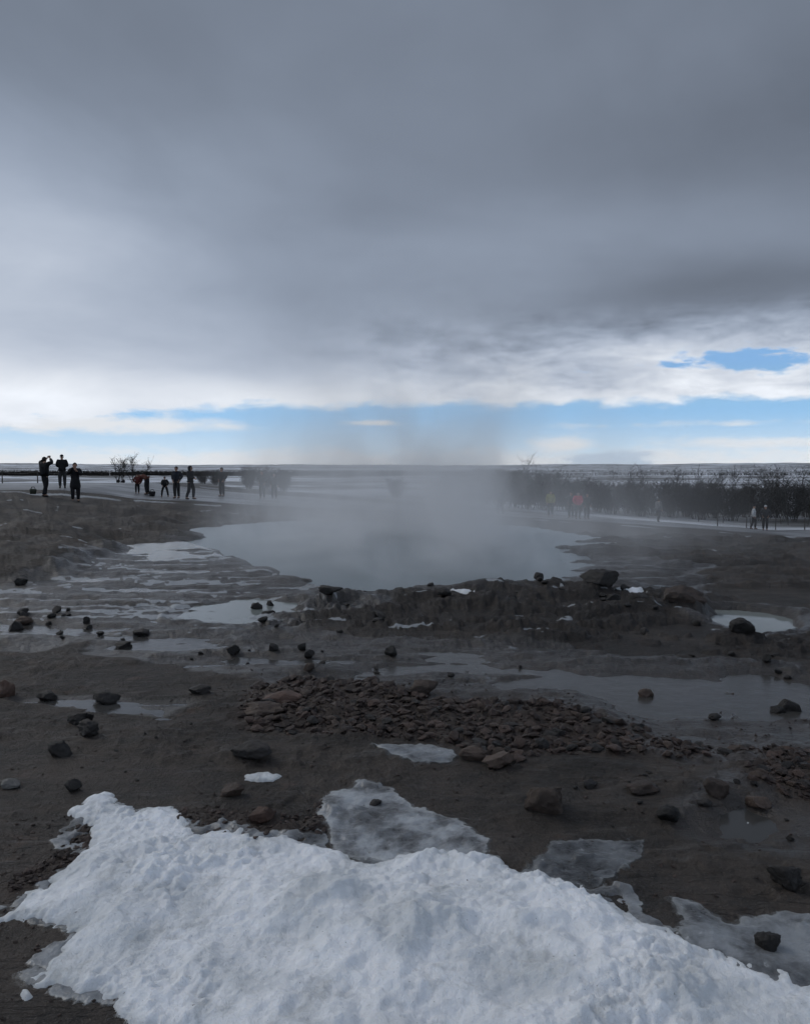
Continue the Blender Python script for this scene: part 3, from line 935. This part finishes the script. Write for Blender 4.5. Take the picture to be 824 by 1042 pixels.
# ------------------------------------------------------------------ people
def cloth(name, c): return plain_material(name, c, .85, .25, 9.0)
C = {
    'black': cloth('black_cloth', (.012, .012, .014)), 'navy': cloth('dark_blue_cloth', (.014, .017, .026)),
    'charcoal': cloth('charcoal_cloth', (.03, .03, .032)), 'maroon': cloth('maroon_cloth', (.085, .022, .02)),
    'rust': cloth('rust_cloth', (.10, .04, .03)), 'red': cloth('bright_red_cloth', (.50, .03, .07)),
    'yellow': cloth('yellow_cloth', (.26, .25, .05)), 'grey': cloth('grey_cloth', (.14, .14, .145)),
    'pale': cloth('pale_cloth', (.45, .46, .47)), 'olive': cloth('olive_cloth', (.035, .038, .028)),
    'skin': plain_material('skin', (.36, .22, .16), .6, .08), 'hair': plain_material('dark_hair', (.02, .015, .012), .7),
    'shoe': plain_material('dark_shoe', (.012, .011, .011), .6), 'phone': plain_material('phone_case', (.01, .01, .011), .3),
}

def skin_mesh(name, J, E_, root, sub=2):
    """J: name -> (pos, rx, ry); E_: pairs; grown into one continuous surface"""
    me = bpy.data.meshes.new(name)
    ks = list(J); idx = {k: i for i, k in enumerate(ks)}
    me.from_pydata([J[k][0] for k in ks], [(idx[a], idx[b]) for a, b in E_], [])
    o = bpy.data.objects.new(name, me); COL.objects.link(o)
    sk = o.modifiers.new('skin', 'SKIN'); sk.branch_smoothing = .3; sk.use_smooth_shade = True
    for i, k in enumerate(ks):
        v = me.skin_vertices[0].data[i]
        v.radius = J[k][1:3]; v.use_root = (k == root)
    sb = o.modifiers.new('sub', 'SUBSURF'); sb.levels = sub; sb.render_levels = sub
    dg = bpy.context.evaluated_depsgraph_get()
    out = bpy.data.meshes.new_from_object(o.evaluated_get(dg))
    bpy.data.objects.remove(o); bpy.data.meshes.remove(me)
    out.name = name
    out.polygons.foreach_set('use_smooth', np.full(len(out.polygons), True))
    return out

def joints(pose):
    P = dict(pelvis=(0, 0, .95), waist=(0, .0, 1.10), chest=(0, .005, 1.30), neck=(0, .01, 1.46), head=(0, .02, 1.57), crown=(0, .015, 1.67),
             sh_l=(-.18, 0, 1.40), sh_r=(.18, 0, 1.40), el_l=(-.24, -.03, 1.13), el_r=(.24, -.03, 1.13), wr_l=(-.23, .08, .90), wr_r=(.23, .08, .90),
             hip_l=(-.10, 0, .90), hip_r=(.10, 0, .90), kn_l=(-.11, .03, .50), kn_r=(.11, .03, .50), an_l=(-.11, -.02, .09), an_r=(.11, -.02, .09))
    P.update(pose)
    return {k: Vector(v) for k, v in P.items()}

def person(px, py, hpx, face, pose, jacket, trousers, label, coat=False, hat=None, hood=False, bag=None, phone=False, group=None, dist=None, stand=1.72):
    """px, py: foot pixel; hpx: height in pixels; face: degrees, 0 looks away from the camera"""
    if dist is None:
        g = G(px, py)
    else:
        x = at_px(px, dist); g = Vector((x, dist, Zs(x, dist)))
    pc, ph = float(path_centre(np.array([g.x]))[0]), float(path_half(np.array([g.x]))[0])
    zf = Zs(g.x, g.y)
    if abs(g.y - pc) < ph - .4:
        zf = max(zf, float(base(np.array([g.x]), np.array([g.y]))[0]) + .035)
    sc = hpx * g.y / F / stand
    e = empty('person', (g.x, g.y, zf), R(face))
    e.scale = (sc,) * 3
    P = joints(pose)
    up = (P['crown'] - P['head']).normalized()
    fwd = Vector((0, 1, 0))
    fwd = (fwd - up * fwd.dot(up)).normalized()
    J, E_ = {}, []
    def j(k, p, a, b=None): J[k] = (p, a, b or a)
    j('pelvis', P['pelvis'], .10, .07); j('waist', P['waist'], .105, .08); j('chest', P['chest'], .14, .10)
    j('neck', P['neck'], .055); j('jaw', P['neck'].lerp(P['head'], .55) + fwd * .015, .062, .07)
    j('head', P['head'], .076, .092); j('crown', P['crown'], .04, .045)
    E_ += [('pelvis', 'waist'), ('waist', 'chest'), ('chest', 'neck'), ('neck', 'jaw'), ('jaw', 'head'), ('head', 'crown')]
    for s in 'lr':
        sx = -1 if s == 'l' else 1
        j('sh_' + s, P['sh_' + s], .062); j('el_' + s, P['el_' + s], .043); j('wr_' + s, P['wr_' + s], .029, .026)
        d = (P['wr_' + s] - P['el_' + s]).normalized()
        j('palm_' + s, P['wr_' + s] + d * .075, .038, .018)
        E_ += [('chest', 'sh_' + s), ('sh_' + s, 'el_' + s), ('el_' + s, 'wr_' + s), ('wr_' + s, 'palm_' + s)]
        j('hip_' + s, P['hip_' + s], .07); j('kn_' + s, P['kn_' + s], .062); j('an_' + s, P['an_' + s], .042)
        j('toe_' + s, P['an_' + s] + Vector((sx * .02, .15, -.05)), .035, .028)
        E_ += [('pelvis', 'hip_' + s), ('hip_' + s, 'kn_' + s), ('kn_' + s, 'an_' + s), ('an_' + s, 'toe_' + s)]
    body = skin_mesh('body', J, E_, 'pelvis', 2)
    # fingers, nose and ears join the one body mesh
    tw = Twigs()
    for s in 'lr':
        sx = -1 if s == 'l' else 1
        w = P['wr_' + s]; d = (w - P['el_' + s]).normalized()
        side = d.cross(Vector((0, 1, 0)) if abs(d.y) < .8 else Vector((0, 0, 1))).normalized()
        cur = d.cross(side).normalized()
        b0 = w + d * .085
        for q, (o_, L) in enumerate(((-.028, .062), (-.009, .074), (.010, .070), (.028, .055))):
            p = b0 + side * o_
            tw.tube([p, p + d * L * .5 + cur * .008, p + d * L * .8 + cur * .028, p + d * L * .85 + cur * .045], .0095, .007, 6)
        p = w + d * .03 - side * .03
        tw.tube([p, p - side * .022 + d * .03, p - side * .026 + d * .06], .011, .008, 6)
    hd = P['head']; sd = up.cross(fwd)
    tw.tube([hd + fwd * .085 + up * .025, hd + fwd * .112 - up * .012, hd + fwd * .09 - up * .02], .009, .016, 6)
    tw.tube([hd + fwd * .088 - up * .045 - sd * .024, hd + fwd * .093 - up * .045, hd + fwd * .088 - up * .045 + sd * .024], .006, .006, 5)
    for q in (-1, 1):
        tw.tube([hd + sd * q * .076 + up * .02, hd + sd * q * .088 - up * .005, hd + sd * q * .076 - up * .035], .014, .010, 5)
        tw.tube([hd + fwd * .086 + sd * q * .033 + up * .02, hd + fwd * .094 + sd * q * .033 + up * .018], .011, .006, 6)
    bm = bmesh.new(); bm.from_mesh(body); t2 = tw.mesh('t'); bm.from_mesh(t2); bm.to_mesh(body); bm.free(); bpy.data.meshes.remove(t2)
    body.polygons.foreach_set('use_smooth', np.full(len(body.polygons), True))
    link('body', body, C['skin'], e)
    # jacket
    J, E_ = {}, []
    low = P['pelvis'] + (P['pelvis'] - P['waist']) * (.9 if coat else .8)
    if coat: low = Vector((P['pelvis'].x, P['pelvis'].y, .52))
    j('hem', low, .27 if coat else .20, .21 if coat else .155); j('pelvis', P['pelvis'], .205, .165); j('waist', P['waist'], .20, .16); j('chest', P['chest'], .215, .165)
    j('collar', P['neck'] + (P['chest'] - P['neck']) * .15, .075)
    E_ += [('hem', 'pelvis'), ('pelvis', 'waist'), ('waist', 'chest'), ('chest', 'collar')]
    for s in 'lr':
        j('sh_' + s, P['sh_' + s], .105); j('el_' + s, P['el_' + s], .082); j('cuff_' + s, P['wr_' + s], .055)
        E_ += [('chest', 'sh_' + s), ('sh_' + s, 'el_' + s), ('el_' + s, 'cuff_' + s)]
    link('coat' if coat else 'jacket', skin_mesh('jacket', J, E_, 'waist', 2), C[jacket], e)
    J, E_ = {}, []
    j('waist', P['pelvis'] + (P['waist'] - P['pelvis']) * .3, .145, .115); j('pelvis', P['pelvis'], .155, .12)
    E_ += [('waist', 'pelvis')]
    for s in 'lr':
        j('hip_' + s, P['hip_' + s], .115); j('kn_' + s, P['kn_' + s], .095); j('cuff_' + s, P['an_' + s] + Vector((0, 0, -.01)), .066)
        E_ += [('pelvis', 'hip_' + s), ('hip_' + s, 'kn_' + s), ('kn_' + s, 'cuff_' + s)]
    link('trousers', skin_mesh('trousers', J, E_, 'pelvis', 2), C[trousers], e)
    for s in 'lr':
        sx = -1 if s == 'l' else 1
        a = P['an_' + s]
        J = {'heel': (a + Vector((0, -.04, -.045)), .05, .045), 'ankle': (a, .055, .055), 'toe': (a + Vector((sx * .02, .17, -.055)), .048, .034)}
        link('shoe', skin_mesh('shoe', J, [('ankle', 'heel'), ('heel', 'toe')], 'ankle', 1), C['shoe'], e)
    # hair or headwear
    def cap(nm, cen, rx, ry, rz_, keep):
        bm = bmesh.new(); bmesh.ops.create_icosphere(bm, subdivisions=3, radius=1.0)
        dead = [f for f in bm.faces if not keep(f.calc_center_median())]
        bmesh.ops.delete(bm, geom=dead, context='FACES')
        for v in bm.verts:
            q = v.co * (1 + .04 * mnoise.noise(v.co * 4))
            v.co = cen + sd * (q.x * rx) + fwd * (q.y * ry) + up * (q.z * rz_)
        bmesh.ops.recalc_face_normals(bm, faces=bm.faces)
        me = bpy.data.meshes.new(nm); bm.to_mesh(me); bm.free()
        me.polygons.foreach_set('use_smooth', np.full(len(me.polygons), True))
        return me
    if hat:
        link('hat', cap('hat', hd + up * .035, .094, .108, .105, lambda c: c.z > -.05), C[hat], e)
    else:
        link('hair', cap('hair', hd + up * .025 - fwd * .008, .090, .104, .108, lambda c: c.z > .35 or (c.y < .25 and c.z > -.75)), C['hair'], e)
    if hood:
        link('hood', cap('hood', hd + up * .005 - fwd * .02, .118, .125, .145, lambda c: c.y < .45), C[jacket], e)
    tag(e, label, 'person', group)
    if phone:
        mid = (P['wr_l'] + P['wr_r']) / 2 + Vector((0, .07, .09))
        bm = bmesh.new(); bmesh.ops.create_cube(bm, size=1.0)
        bmesh.ops.scale(bm, vec=(.155, .012, .078), verts=bm.verts)
        bmesh.ops.bevel(bm, geom=bm.edges[:], offset=.004, segments=2, affect='EDGES')
        me = bpy.data.meshes.new('phone'); bm.to_mesh(me); bm.free()
        o = link('phone', me, C['phone'])
        o.matrix_world = Matrix.Translation(e.location) @ Matrix.Rotation(R(face), 4, 'Z') @ Matrix.Scale(sc, 4) @ Matrix.Translation(mid)
        tag(o, phone, 'phone')
    return e, sc

ARMS_PHOTO = dict(el_l=(-.36, .10, 1.46), el_r=(.36, .10, 1.46), wr_l=(-.13, .20, 1.62), wr_r=(.13, .20, 1.62))
ARMS_FACE = dict(el_l=(-.25, .10, 1.17), el_r=(.27, .14, 1.22), wr_l=(-.08, .26, 1.33), wr_r=(.07, .20, 1.50))
ARMS_FRONT = dict(el_l=(-.25, -.02, 1.14), el_r=(.25, -.02, 1.14), wr_l=(-.06, .22, 1.06), wr_r=(.06, .22, 1.06))
POCKETS = dict(el_l=(-.29, -.08, 1.14), el_r=(.29, -.08, 1.14), wr_l=(-.19, .06, .97), wr_r=(.19, .06, .97))
STRIDE = dict(kn_l=(-.10, .13, .52), an_l=(-.10, .10, .09), kn_r=(.11, -.02, .50), an_r=(.11, -.18, .10))
WIDE = dict(kn_l=(-.22, .05, .49), an_l=(-.27, -.02, .09), kn_r=(.22, .05, .49), an_r=(.27, -.02, .09))
BEND = dict(waist=(0, .10, 1.02), chest=(0, .34, 1.08), neck=(0, .50, 1.10), head=(0, .60, 1.10), crown=(0, .69, 1.08),
            sh_l=(-.18, .42, 1.08), sh_r=(.18, .42, 1.08), el_l=(-.20, .46, .80), el_r=(.20, .46, .80), wr_l=(-.12, .56, .60), wr_r=(.12, .56, .60))

person(46, 505, 41.5, -25, {**ARMS_PHOTO, **STRIDE}, 'black', 'black', 'person in black at far left raising a phone with both arms to take a picture', phone='phone held up by the picture taking person at far left', dist=34.5)
person(64, 499, 34.5, 25, ARMS_FRONT, 'black', 'charcoal', 'person in dark jacket standing between the picture taker and the long coat', hat='black', dist=39.5)
person(77, 505, 40.5, -155, ARMS_FACE, 'black', 'black', 'broad person in long black coat holding a hand to the face', coat=True, dist=34.2)
person(140, 507, 20.5, 200, POCKETS, 'maroon', 'black', 'short person in dark red top beside the bending person', hat='black', dist=41.5, group=None)
person(150, 507, 30, 80, BEND, 'rust', 'black', 'person in rust jacket bending over towards the dark red top', dist=41.8)
person(168, 509, 21, 180, {**WIDE, **POCKETS}, 'black', 'black', 'short person in black standing with legs wide apart', hat='charcoal', dist=41.5)
person(180, 510, 33, 165, POCKETS, 'navy', 'black', 'tall person in dark clothes standing just left of the hooded walker', dist=41.0)
person(194, 510, 34.5, -100, {**STRIDE, **ARMS_FRONT}, 'black', 'charcoal', 'tall hooded walker at the right end of the left hand group', hood=True, dist=41.0)
person(121, 495, 9, 10, {}, 'black', 'black', 'left one of two tiny figures on the snowy plain under the bare trees', dist=172)
person(126, 495, 9, 10, {}, 'black', 'black', 'right one of two tiny figures on the snowy plain under the bare trees', dist=172)
person(226, 507, 30, 150, POCKETS, 'black', 'black', 'dark person standing alone at the left border of the steam', dist=46)
person(267, 508, 29, 170, POCKETS, 'black', 'black', 'left one of two people half hidden by steam behind the pool', dist=47)
person(279, 508, 27, 190, {}, 'charcoal', 'black', 'right one of two people half hidden by steam behind the pool', dist=47.5)
person(509, 523, 27, 20, STRIDE, 'charcoal', 'charcoal', 'grey figure walking where the steam meets the right thicket', dist=50)
person(560, 522, 27, 170, {}, 'yellow', 'charcoal', 'person in yellow vest on the path in front of the thicket', hat='charcoal', dist=51.5)
person(588, 524, 28, 185, POCKETS, 'red', 'charcoal', 'person in bright red jacket on the path in front of the thicket', dist=51)
person(581, 524, 27, 150, POCKETS, 'black', 'black', 'dark companion at the left of the bright red jacket', dist=51.6)
person(597, 524, 27, 200, {}, 'charcoal', 'black', 'dark companion at the right of the bright red jacket', dist=51.4)
person(670, 529, 24.5, -60, STRIDE, 'grey', 'black', 'lone walker in grey on the right hand path', dist=55.5)
person(767, 536, 25, -120, STRIDE, 'pale', 'black', 'person with a pale jacket front at the right edge of the path', hat='black', dist=55)
person(779, 537, 26, 160, POCKETS, 'charcoal', 'black', 'person in dark clothes and pale hat right of the pale jacket', hat='pale', dist=54.6)

def bag(px, d, w, h, label, mat):
    x = at_px(px, d)
    e = empty('bag', (x, d, Zs(x, d) + .03), .3)
    J = {'a': (Vector((-w * .32, 0, h * .45)), w * .2, h * .45), 'b': (Vector((0, 0, h * .5)), w * .26, h * .5), 'c': (Vector((w * .32, 0, h * .42)), w * .2, h * .42)}
    link('bag_body', skin_mesh('bag', J, [('a', 'b'), ('b', 'c')], 'b', 2), C[mat], e)
    t = Twigs()
    t.tube([Vector((-w * .2, 0, h * .9)), Vector((-w * .12, 0, h * 1.2)), Vector((w * .12, 0, h * 1.2)), Vector((w * .2, 0, h * .9))], .02, .02, 6)
    link('handle', t.mesh('handle'), C['black'], e)
    tag(e, label, 'bag')
bag(34, 34.6, .42, .26, 'dark olive bag on the ground behind the picture taking person', 'olive')
bag(155, 41.3, .5, .28, 'dark lumpy bag on the path right of the bending person', 'black')

# ------------------------------------------------------------------ steam
def build_steam():
    x0, x1, y0, y1, z0, z1 = -9.5, 17.0, 10.5, 38.0, -1.2, 7.5
    bm = bmesh.new()
    bmesh.ops.create_cube(bm, size=1.0)
    bmesh.ops.scale(bm, vec=(x1 - x0, y1 - y0, z1 - z0), verts=bm.verts)
    bmesh.ops.translate(bm, vec=((x0 + x1) / 2, (y0 + y1) / 2, (z0 + z1) / 2), verts=bm.verts)
    me = bpy.data.meshes.new('steam'); bm.to_mesh(me); bm.free()
    m = bpy.data.materials.new('steam'); m.use_nodes = True
    t = NT(m.node_tree)
    for n in list(t.n): t.n.remove(n)
    out = t.new('ShaderNodeOutputMaterial'); vol = t.new('ShaderNodeVolumePrincipled')
    t.l.new(vol.outputs[0], out.inputs['Volume'])
    vol.inputs['Color'].default_value = (.97, .98, 1.0, 1); vol.inputs['Anisotropy'].default_value = .1
    co = t.new('ShaderNodeTexCoord').outputs['Object']
    sp = t.new('ShaderNodeSeparateXYZ'); t.put(sp.inputs[0], co)
    X, Y, Zc = sp.outputs
    def g(v, c, s):
        d = t.math('DIVIDE', t.sub(v, c), s)
        return t.math('EXPONENT', t.mul(t.mul(d, d), -1.0))
    mp = t.new('ShaderNodeMapping'); mp.inputs['Scale'].default_value = (1, .8, .55); t.put(mp.inputs['Vector'], co)
    n1 = t.noise(mp.outputs[0], .42, 5, .6, 1.4)
    wis = t.ss(n1, .40, .62)
    # over the pool
    fall = t.math('EXPONENT', t.mul(t.math('MAXIMUM', Zc, 0.0), -1 / 1.35))
    pool = t.mul(t.mul(g(X, -1.6, 4.6), g(Y, 19.0, 7.2)), fall)
    # two rising plumes leaning with height
    wob = t.mul(t.sub(n1, .5), 5.0)
    lean1 = t.add(t.add(.9, t.mul(Zc, .16)), wob); lean2 = t.add(t.sub(-2.3, t.mul(Zc, .10)), wob)
    def gl(c, s):
        d = t.math('DIVIDE', t.sub(X, c), s); return t.math('EXPONENT', t.mul(t.mul(d, d), -1.0))
    upf = t.mul(t.ss(Zc, .3, 1.5), t.ss(Zc, 1.6, 6.2, 1, 0))
    pl = t.add(t.mul(gl(lean1, 1.6), .85), t.mul(gl(lean2, 2.0), .65))
    pl = t.mul(t.mul(pl, g(Y, 19, 3.5)), upf)
    # thin drift to the right and behind
    fall2 = t.math('EXPONENT', t.mul(t.math('MAXIMUM', t.add(Zc, 1.0), 0.0), -1 / 1.6))
    dr = t.mul(t.mul(t.ss(X, -1, 3), t.ss(X, 3.5, 11, 1, 0)), t.mul(t.mul(t.ss(Y, 12, 20), t.ss(Y, 34, 45, 1, 0)), fall2))
    cutx = t.ss(t.add(X, t.mul(t.sub(Y, 20.0), .22)), -6.0, -.2)
    pl = t.mul(pl, t.ss(n1, .36, .62))
    den = t.add(t.mul(pool, .62), t.mul(pl, .10))
    den = t.add(den, t.mul(dr, .030))
    den = t.mul(den, cutx)
    den = t.mul(den, t.add(.05, t.mul(wis, 1.35)))
    t.put(vol.inputs['Density'], den)
    o = link('steam', me); me.materials.append(m)
    tag(o, kind='stuff')
build_steam()

# ------------------------------------------------------------------ sky and light
SUN_EL, SUN_AZ = 38.0, -60.0   # azimuth measured from the view direction, + to the right
def build_sky():
    w = bpy.data.worlds.new('World'); scene.world = w; w.use_nodes = True
    t = NT(w.node_tree)
    for n in list(t.n): t.n.remove(n)
    out = t.new('ShaderNodeOutputWorld'); bg = t.new('ShaderNodeBackground')
    bg.inputs['Strength'].default_value = .1
    t.l.new(bg.outputs[0], out.inputs[0])
    sky = t.new('ShaderNodeTexSky', sky_type='NISHITA')
    sky.sun_disc = False; sky.sun_elevation = R(SUN_EL); sky.sun_rotation = R(SUN_AZ)
    sky.air_density = 1.0; sky.dust_density = .6; sky.ozone_density = 1.6
    co = t.new('ShaderNodeTexCoord').outputs['Generated']
    sp = t.new('ShaderNodeSeparateXYZ'); t.put(sp.inputs[0], co)
    dx, dy, dz = sp.outputs
    az = t.mul(t.math('ARCTAN2', dx, dy), 57.29578)
    el = t.mul(t.math('ARCSINE', t.math('MINIMUM', t.math('MAXIMUM', dz, -1.0), 1.0)), 57.29578)
    # cloud-deck coordinates: a layer overhead seen in perspective
    inv = t.math('DIVIDE', 1.0, t.add(t.math('MAXIMUM', dz, 0.0), .22))
    cb = t.new('ShaderNodeCombineXYZ'); t.put(cb.inputs[0], t.mul(dx, inv)); t.put(cb.inputs[1], t.mul(dy, inv))
    deck = cb.outputs[0]
    ca = t.new('ShaderNodeCombineXYZ'); t.put(ca.inputs[0], t.mul(az, .085)); t.put(ca.inputs[1], t.mul(el, .26))
    puff = ca.outputs[0]
    nA = t.noise(deck, 1.25, 5, .52, .4)
    nB = t.noise(deck, 3.2, 5, .52, .3)
    nP = t.noise(puff, 2.2, 6, .6, .3)
    nQ = t.noise(puff, 6.0, 5, .6, .2)
    def g(a0, sa, e0, se):
        d1 = t.math('DIVIDE', t.sub(az, a0), sa); d2 = t.math('DIVIDE', t.sub(el, e0), se)
        return t.math('EXPONENT', t.mul(t.add(t.mul(d1, d1), t.mul(d2, d2)), -1.0))
    # --- brightness of the overcast deck
    B = t.new('ShaderNodeValToRGB')
    el01 = t.math('DIVIDE', t.add(el, t.mul(t.sub(nB, .5), 1.4)), 90.0)
    t.put(B.inputs[0], el01)
    cr = B.color_ramp
    stops = [(0, .72), (4.5, .74), (5.4, .62), (6.8, .45), (8.2, .35), (9.8, .29), (12, .255), (18, .225), (25, .205), (32, .19), (50, .22), (90, .30)]
    cr.elements[0].position = 0; cr.elements[0].color = (stops[0][1],) * 3 + (1,)
    cr.elements[1].position = 1; cr.elements[1].color = (stops[-1][1],) * 3 + (1,)
    for e_, v in stops[1:-1]:
        q = cr.elements.new(e_ / 90); q.color = (v, v, v, 1)
    b = B.outputs[0]
    b = t.add(b, t.mul(g(-30, 17, 14, 7.0), .22))
    b = t.add(b, t.mul(g(-20, 22, 8.6, 2.6), .03))
    b = t.add(b, t.mul(g(12, 14, 15.6, 2.6), .045))
    b = t.sub(b, t.mul(g(27, 13, 20, 5), .055))
    b = t.sub(b, t.mul(g(24, 13, 11.6, 2.4), .095))
    b = t.add(b, t.mul(g(22, 13, 7.2, 2.0), .18))
    b = t.mul(b, t.add(.66, t.mul(nA, .68)))
    b = t.mul(b, t.add(.89, t.mul(nB, .22)))
    back = t.ss(t.math('ABSOLUTE', az), 70, 150)  # unseen sky behind the camera, brightness added to lift the light on the snow
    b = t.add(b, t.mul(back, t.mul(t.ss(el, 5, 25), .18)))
    wz = t.mul(t.ss(el, 3.5, 5.5), t.ss(el, 8.0, 12.0, 1, 0))
    b = t.add(b, t.mul(t.mul(wz, t.ss(az, -12, 8)), t.add(t.mul(t.sub(nP, .5), .70), t.mul(t.sub(nQ, .5), .25))))
    b = t.mul(b, 1.13)
    tint = t.mix(t.ss(b, .25, .9), c4(.82, .97, 1.24), c4(.95, 1.0, 1.08))
    vm = t.new('ShaderNodeVectorMath', operation='SCALE'); t.put(vm.inputs[0], tint); t.put(vm.inputs['Scale'], t.mul(b, 10.0))
    cloud = vm.outputs[0]
    # --- where the deck ends, and its holes
    edge = t.add(el, t.add(t.mul(t.sub(nP, .5), 2.6), t.mul(t.sub(nQ, .5), .9)))
    edge = t.sub(edge, t.mul(g(-30, 13, 4, 6), -1.8))
    m_deck = t.ss(edge, 4.1, 4.9)
    hole = t.mul(g(23.4, 3.7, 7.15, 1.05), 1.3)
    hole = t.math('MAXIMUM', hole, t.mul(g(13.2, 2.0, 6.75, .35), .85))
    hole = t.math('MAXIMUM', hole, t.mul(g(18.2, 2.6, 6.9, .32), .7))
    hole0 = t.ss(hole, .12, .35)
    hole = t.ss(t.add(hole, t.add(t.mul(t.sub(nP, .5), 2.6), t.mul(t.sub(nQ, .5), 2.2))), .36, 1.05)
    hole = t.mul(hole, hole0)
    m_deck = t.mul(m_deck, t.sub(1.0, hole))
    # --- thin low clouds over the blue gap
    low = t.mul(g(0, 300, .2, 1.3), .75)
    low = t.math('MAXIMUM', low, t.mul(g(-22, 10, 2.9, .75), .95))
    low = t.math('MAXIMUM', low, t.mul(g(-2.5, 2.6, 3.15, .28), .8))
    low = t.math('MAXIMUM', low, t.mul(g(11, 3.0, 1.5, .9), .85))
    low = t.math('MAXIMUM', low, t.mul(g(24, 8, 1.6, .55), .75))
    low = t.math('MAXIMUM', low, t.mul(g(20, 14, 2.9, .35), .45))
    m_low = t.ss(t.add(low, t.add(t.mul(t.sub(nP, .5), 1.1), t.mul(t.sub(nQ, .5), .6))), .22, .85)
    blue = t.new('ShaderNodeVectorMath', operation='MULTIPLY'); t.put(blue.inputs[0], sky.outputs[0]); blue.inputs[1].default_value = (.80, .95, 1.10)
    gap = t.mix(t.ss(el, 3.5, 8.0, .85, .15), blue.outputs[0], c4(2.9, 5.5, 8.8))
    gap = t.mix(t.ss(el, 5.2, 7.2), gap, c4(2.4, 4.5, 7.6))
    veil = t.mix(t.ss(el, .2, 4.2, .9, .0), gap, c4(6.6, 7.9, 9.0))
    c = t.mix(m_low, veil, c4(7.6, 7.9, 8.3))
    # bluish far cloud bank at the right
    bank = t.ss(t.add(g(14.4, 3.8, .2, 1.25), t.add(t.mul(t.sub(nQ, .5), .9), t.mul(t.sub(nP, .5), .9))), .38, .72)
    c = t.mix(t.mul(bank, .75), c, c4(4.3, 5.4, 6.8))
    c = t.mix(m_deck, c, cloud)
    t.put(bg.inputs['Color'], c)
    w.cycles.sampling_method = 'AUTOMATIC'
build_sky()

sd = bpy.data.lights.new('sun', 'SUN'); sd.energy = .9; sd.angle = R(25); sd.color = (1, .96, .90)
so = bpy.data.objects.new('sun', sd); COL.objects.link(so)
v = Vector((math.sin(R(SUN_AZ)) * math.cos(R(SUN_EL)), math.cos(R(SUN_AZ)) * math.cos(R(SUN_EL)), math.sin(R(SUN_EL))))
so.rotation_euler = v.to_track_quat('Z', 'Y').to_euler()
so.location = (-20, 10, 30)

vs = scene.view_settings
scene.display_settings.display_device = 'sRGB'
vs.view_transform = 'Standard'; vs.look = 'None'; vs.gamma = 1.0; vs.exposure = 0.0; vs.use_curve_mapping = False
scene.render.engine = 'CYCLES'
scene.cycles.volume_step_rate = .6
scene.cycles.use_adaptive_sampling = True
scene.cycles.adaptive_threshold = .03
scene.cycles.adaptive_min_samples = 12
scene.cycles.volume_max_steps = 256
scene.cycles.volume_bounces = 1
scene.cycles.max_bounces = 5
scene.cycles.use_denoising = True
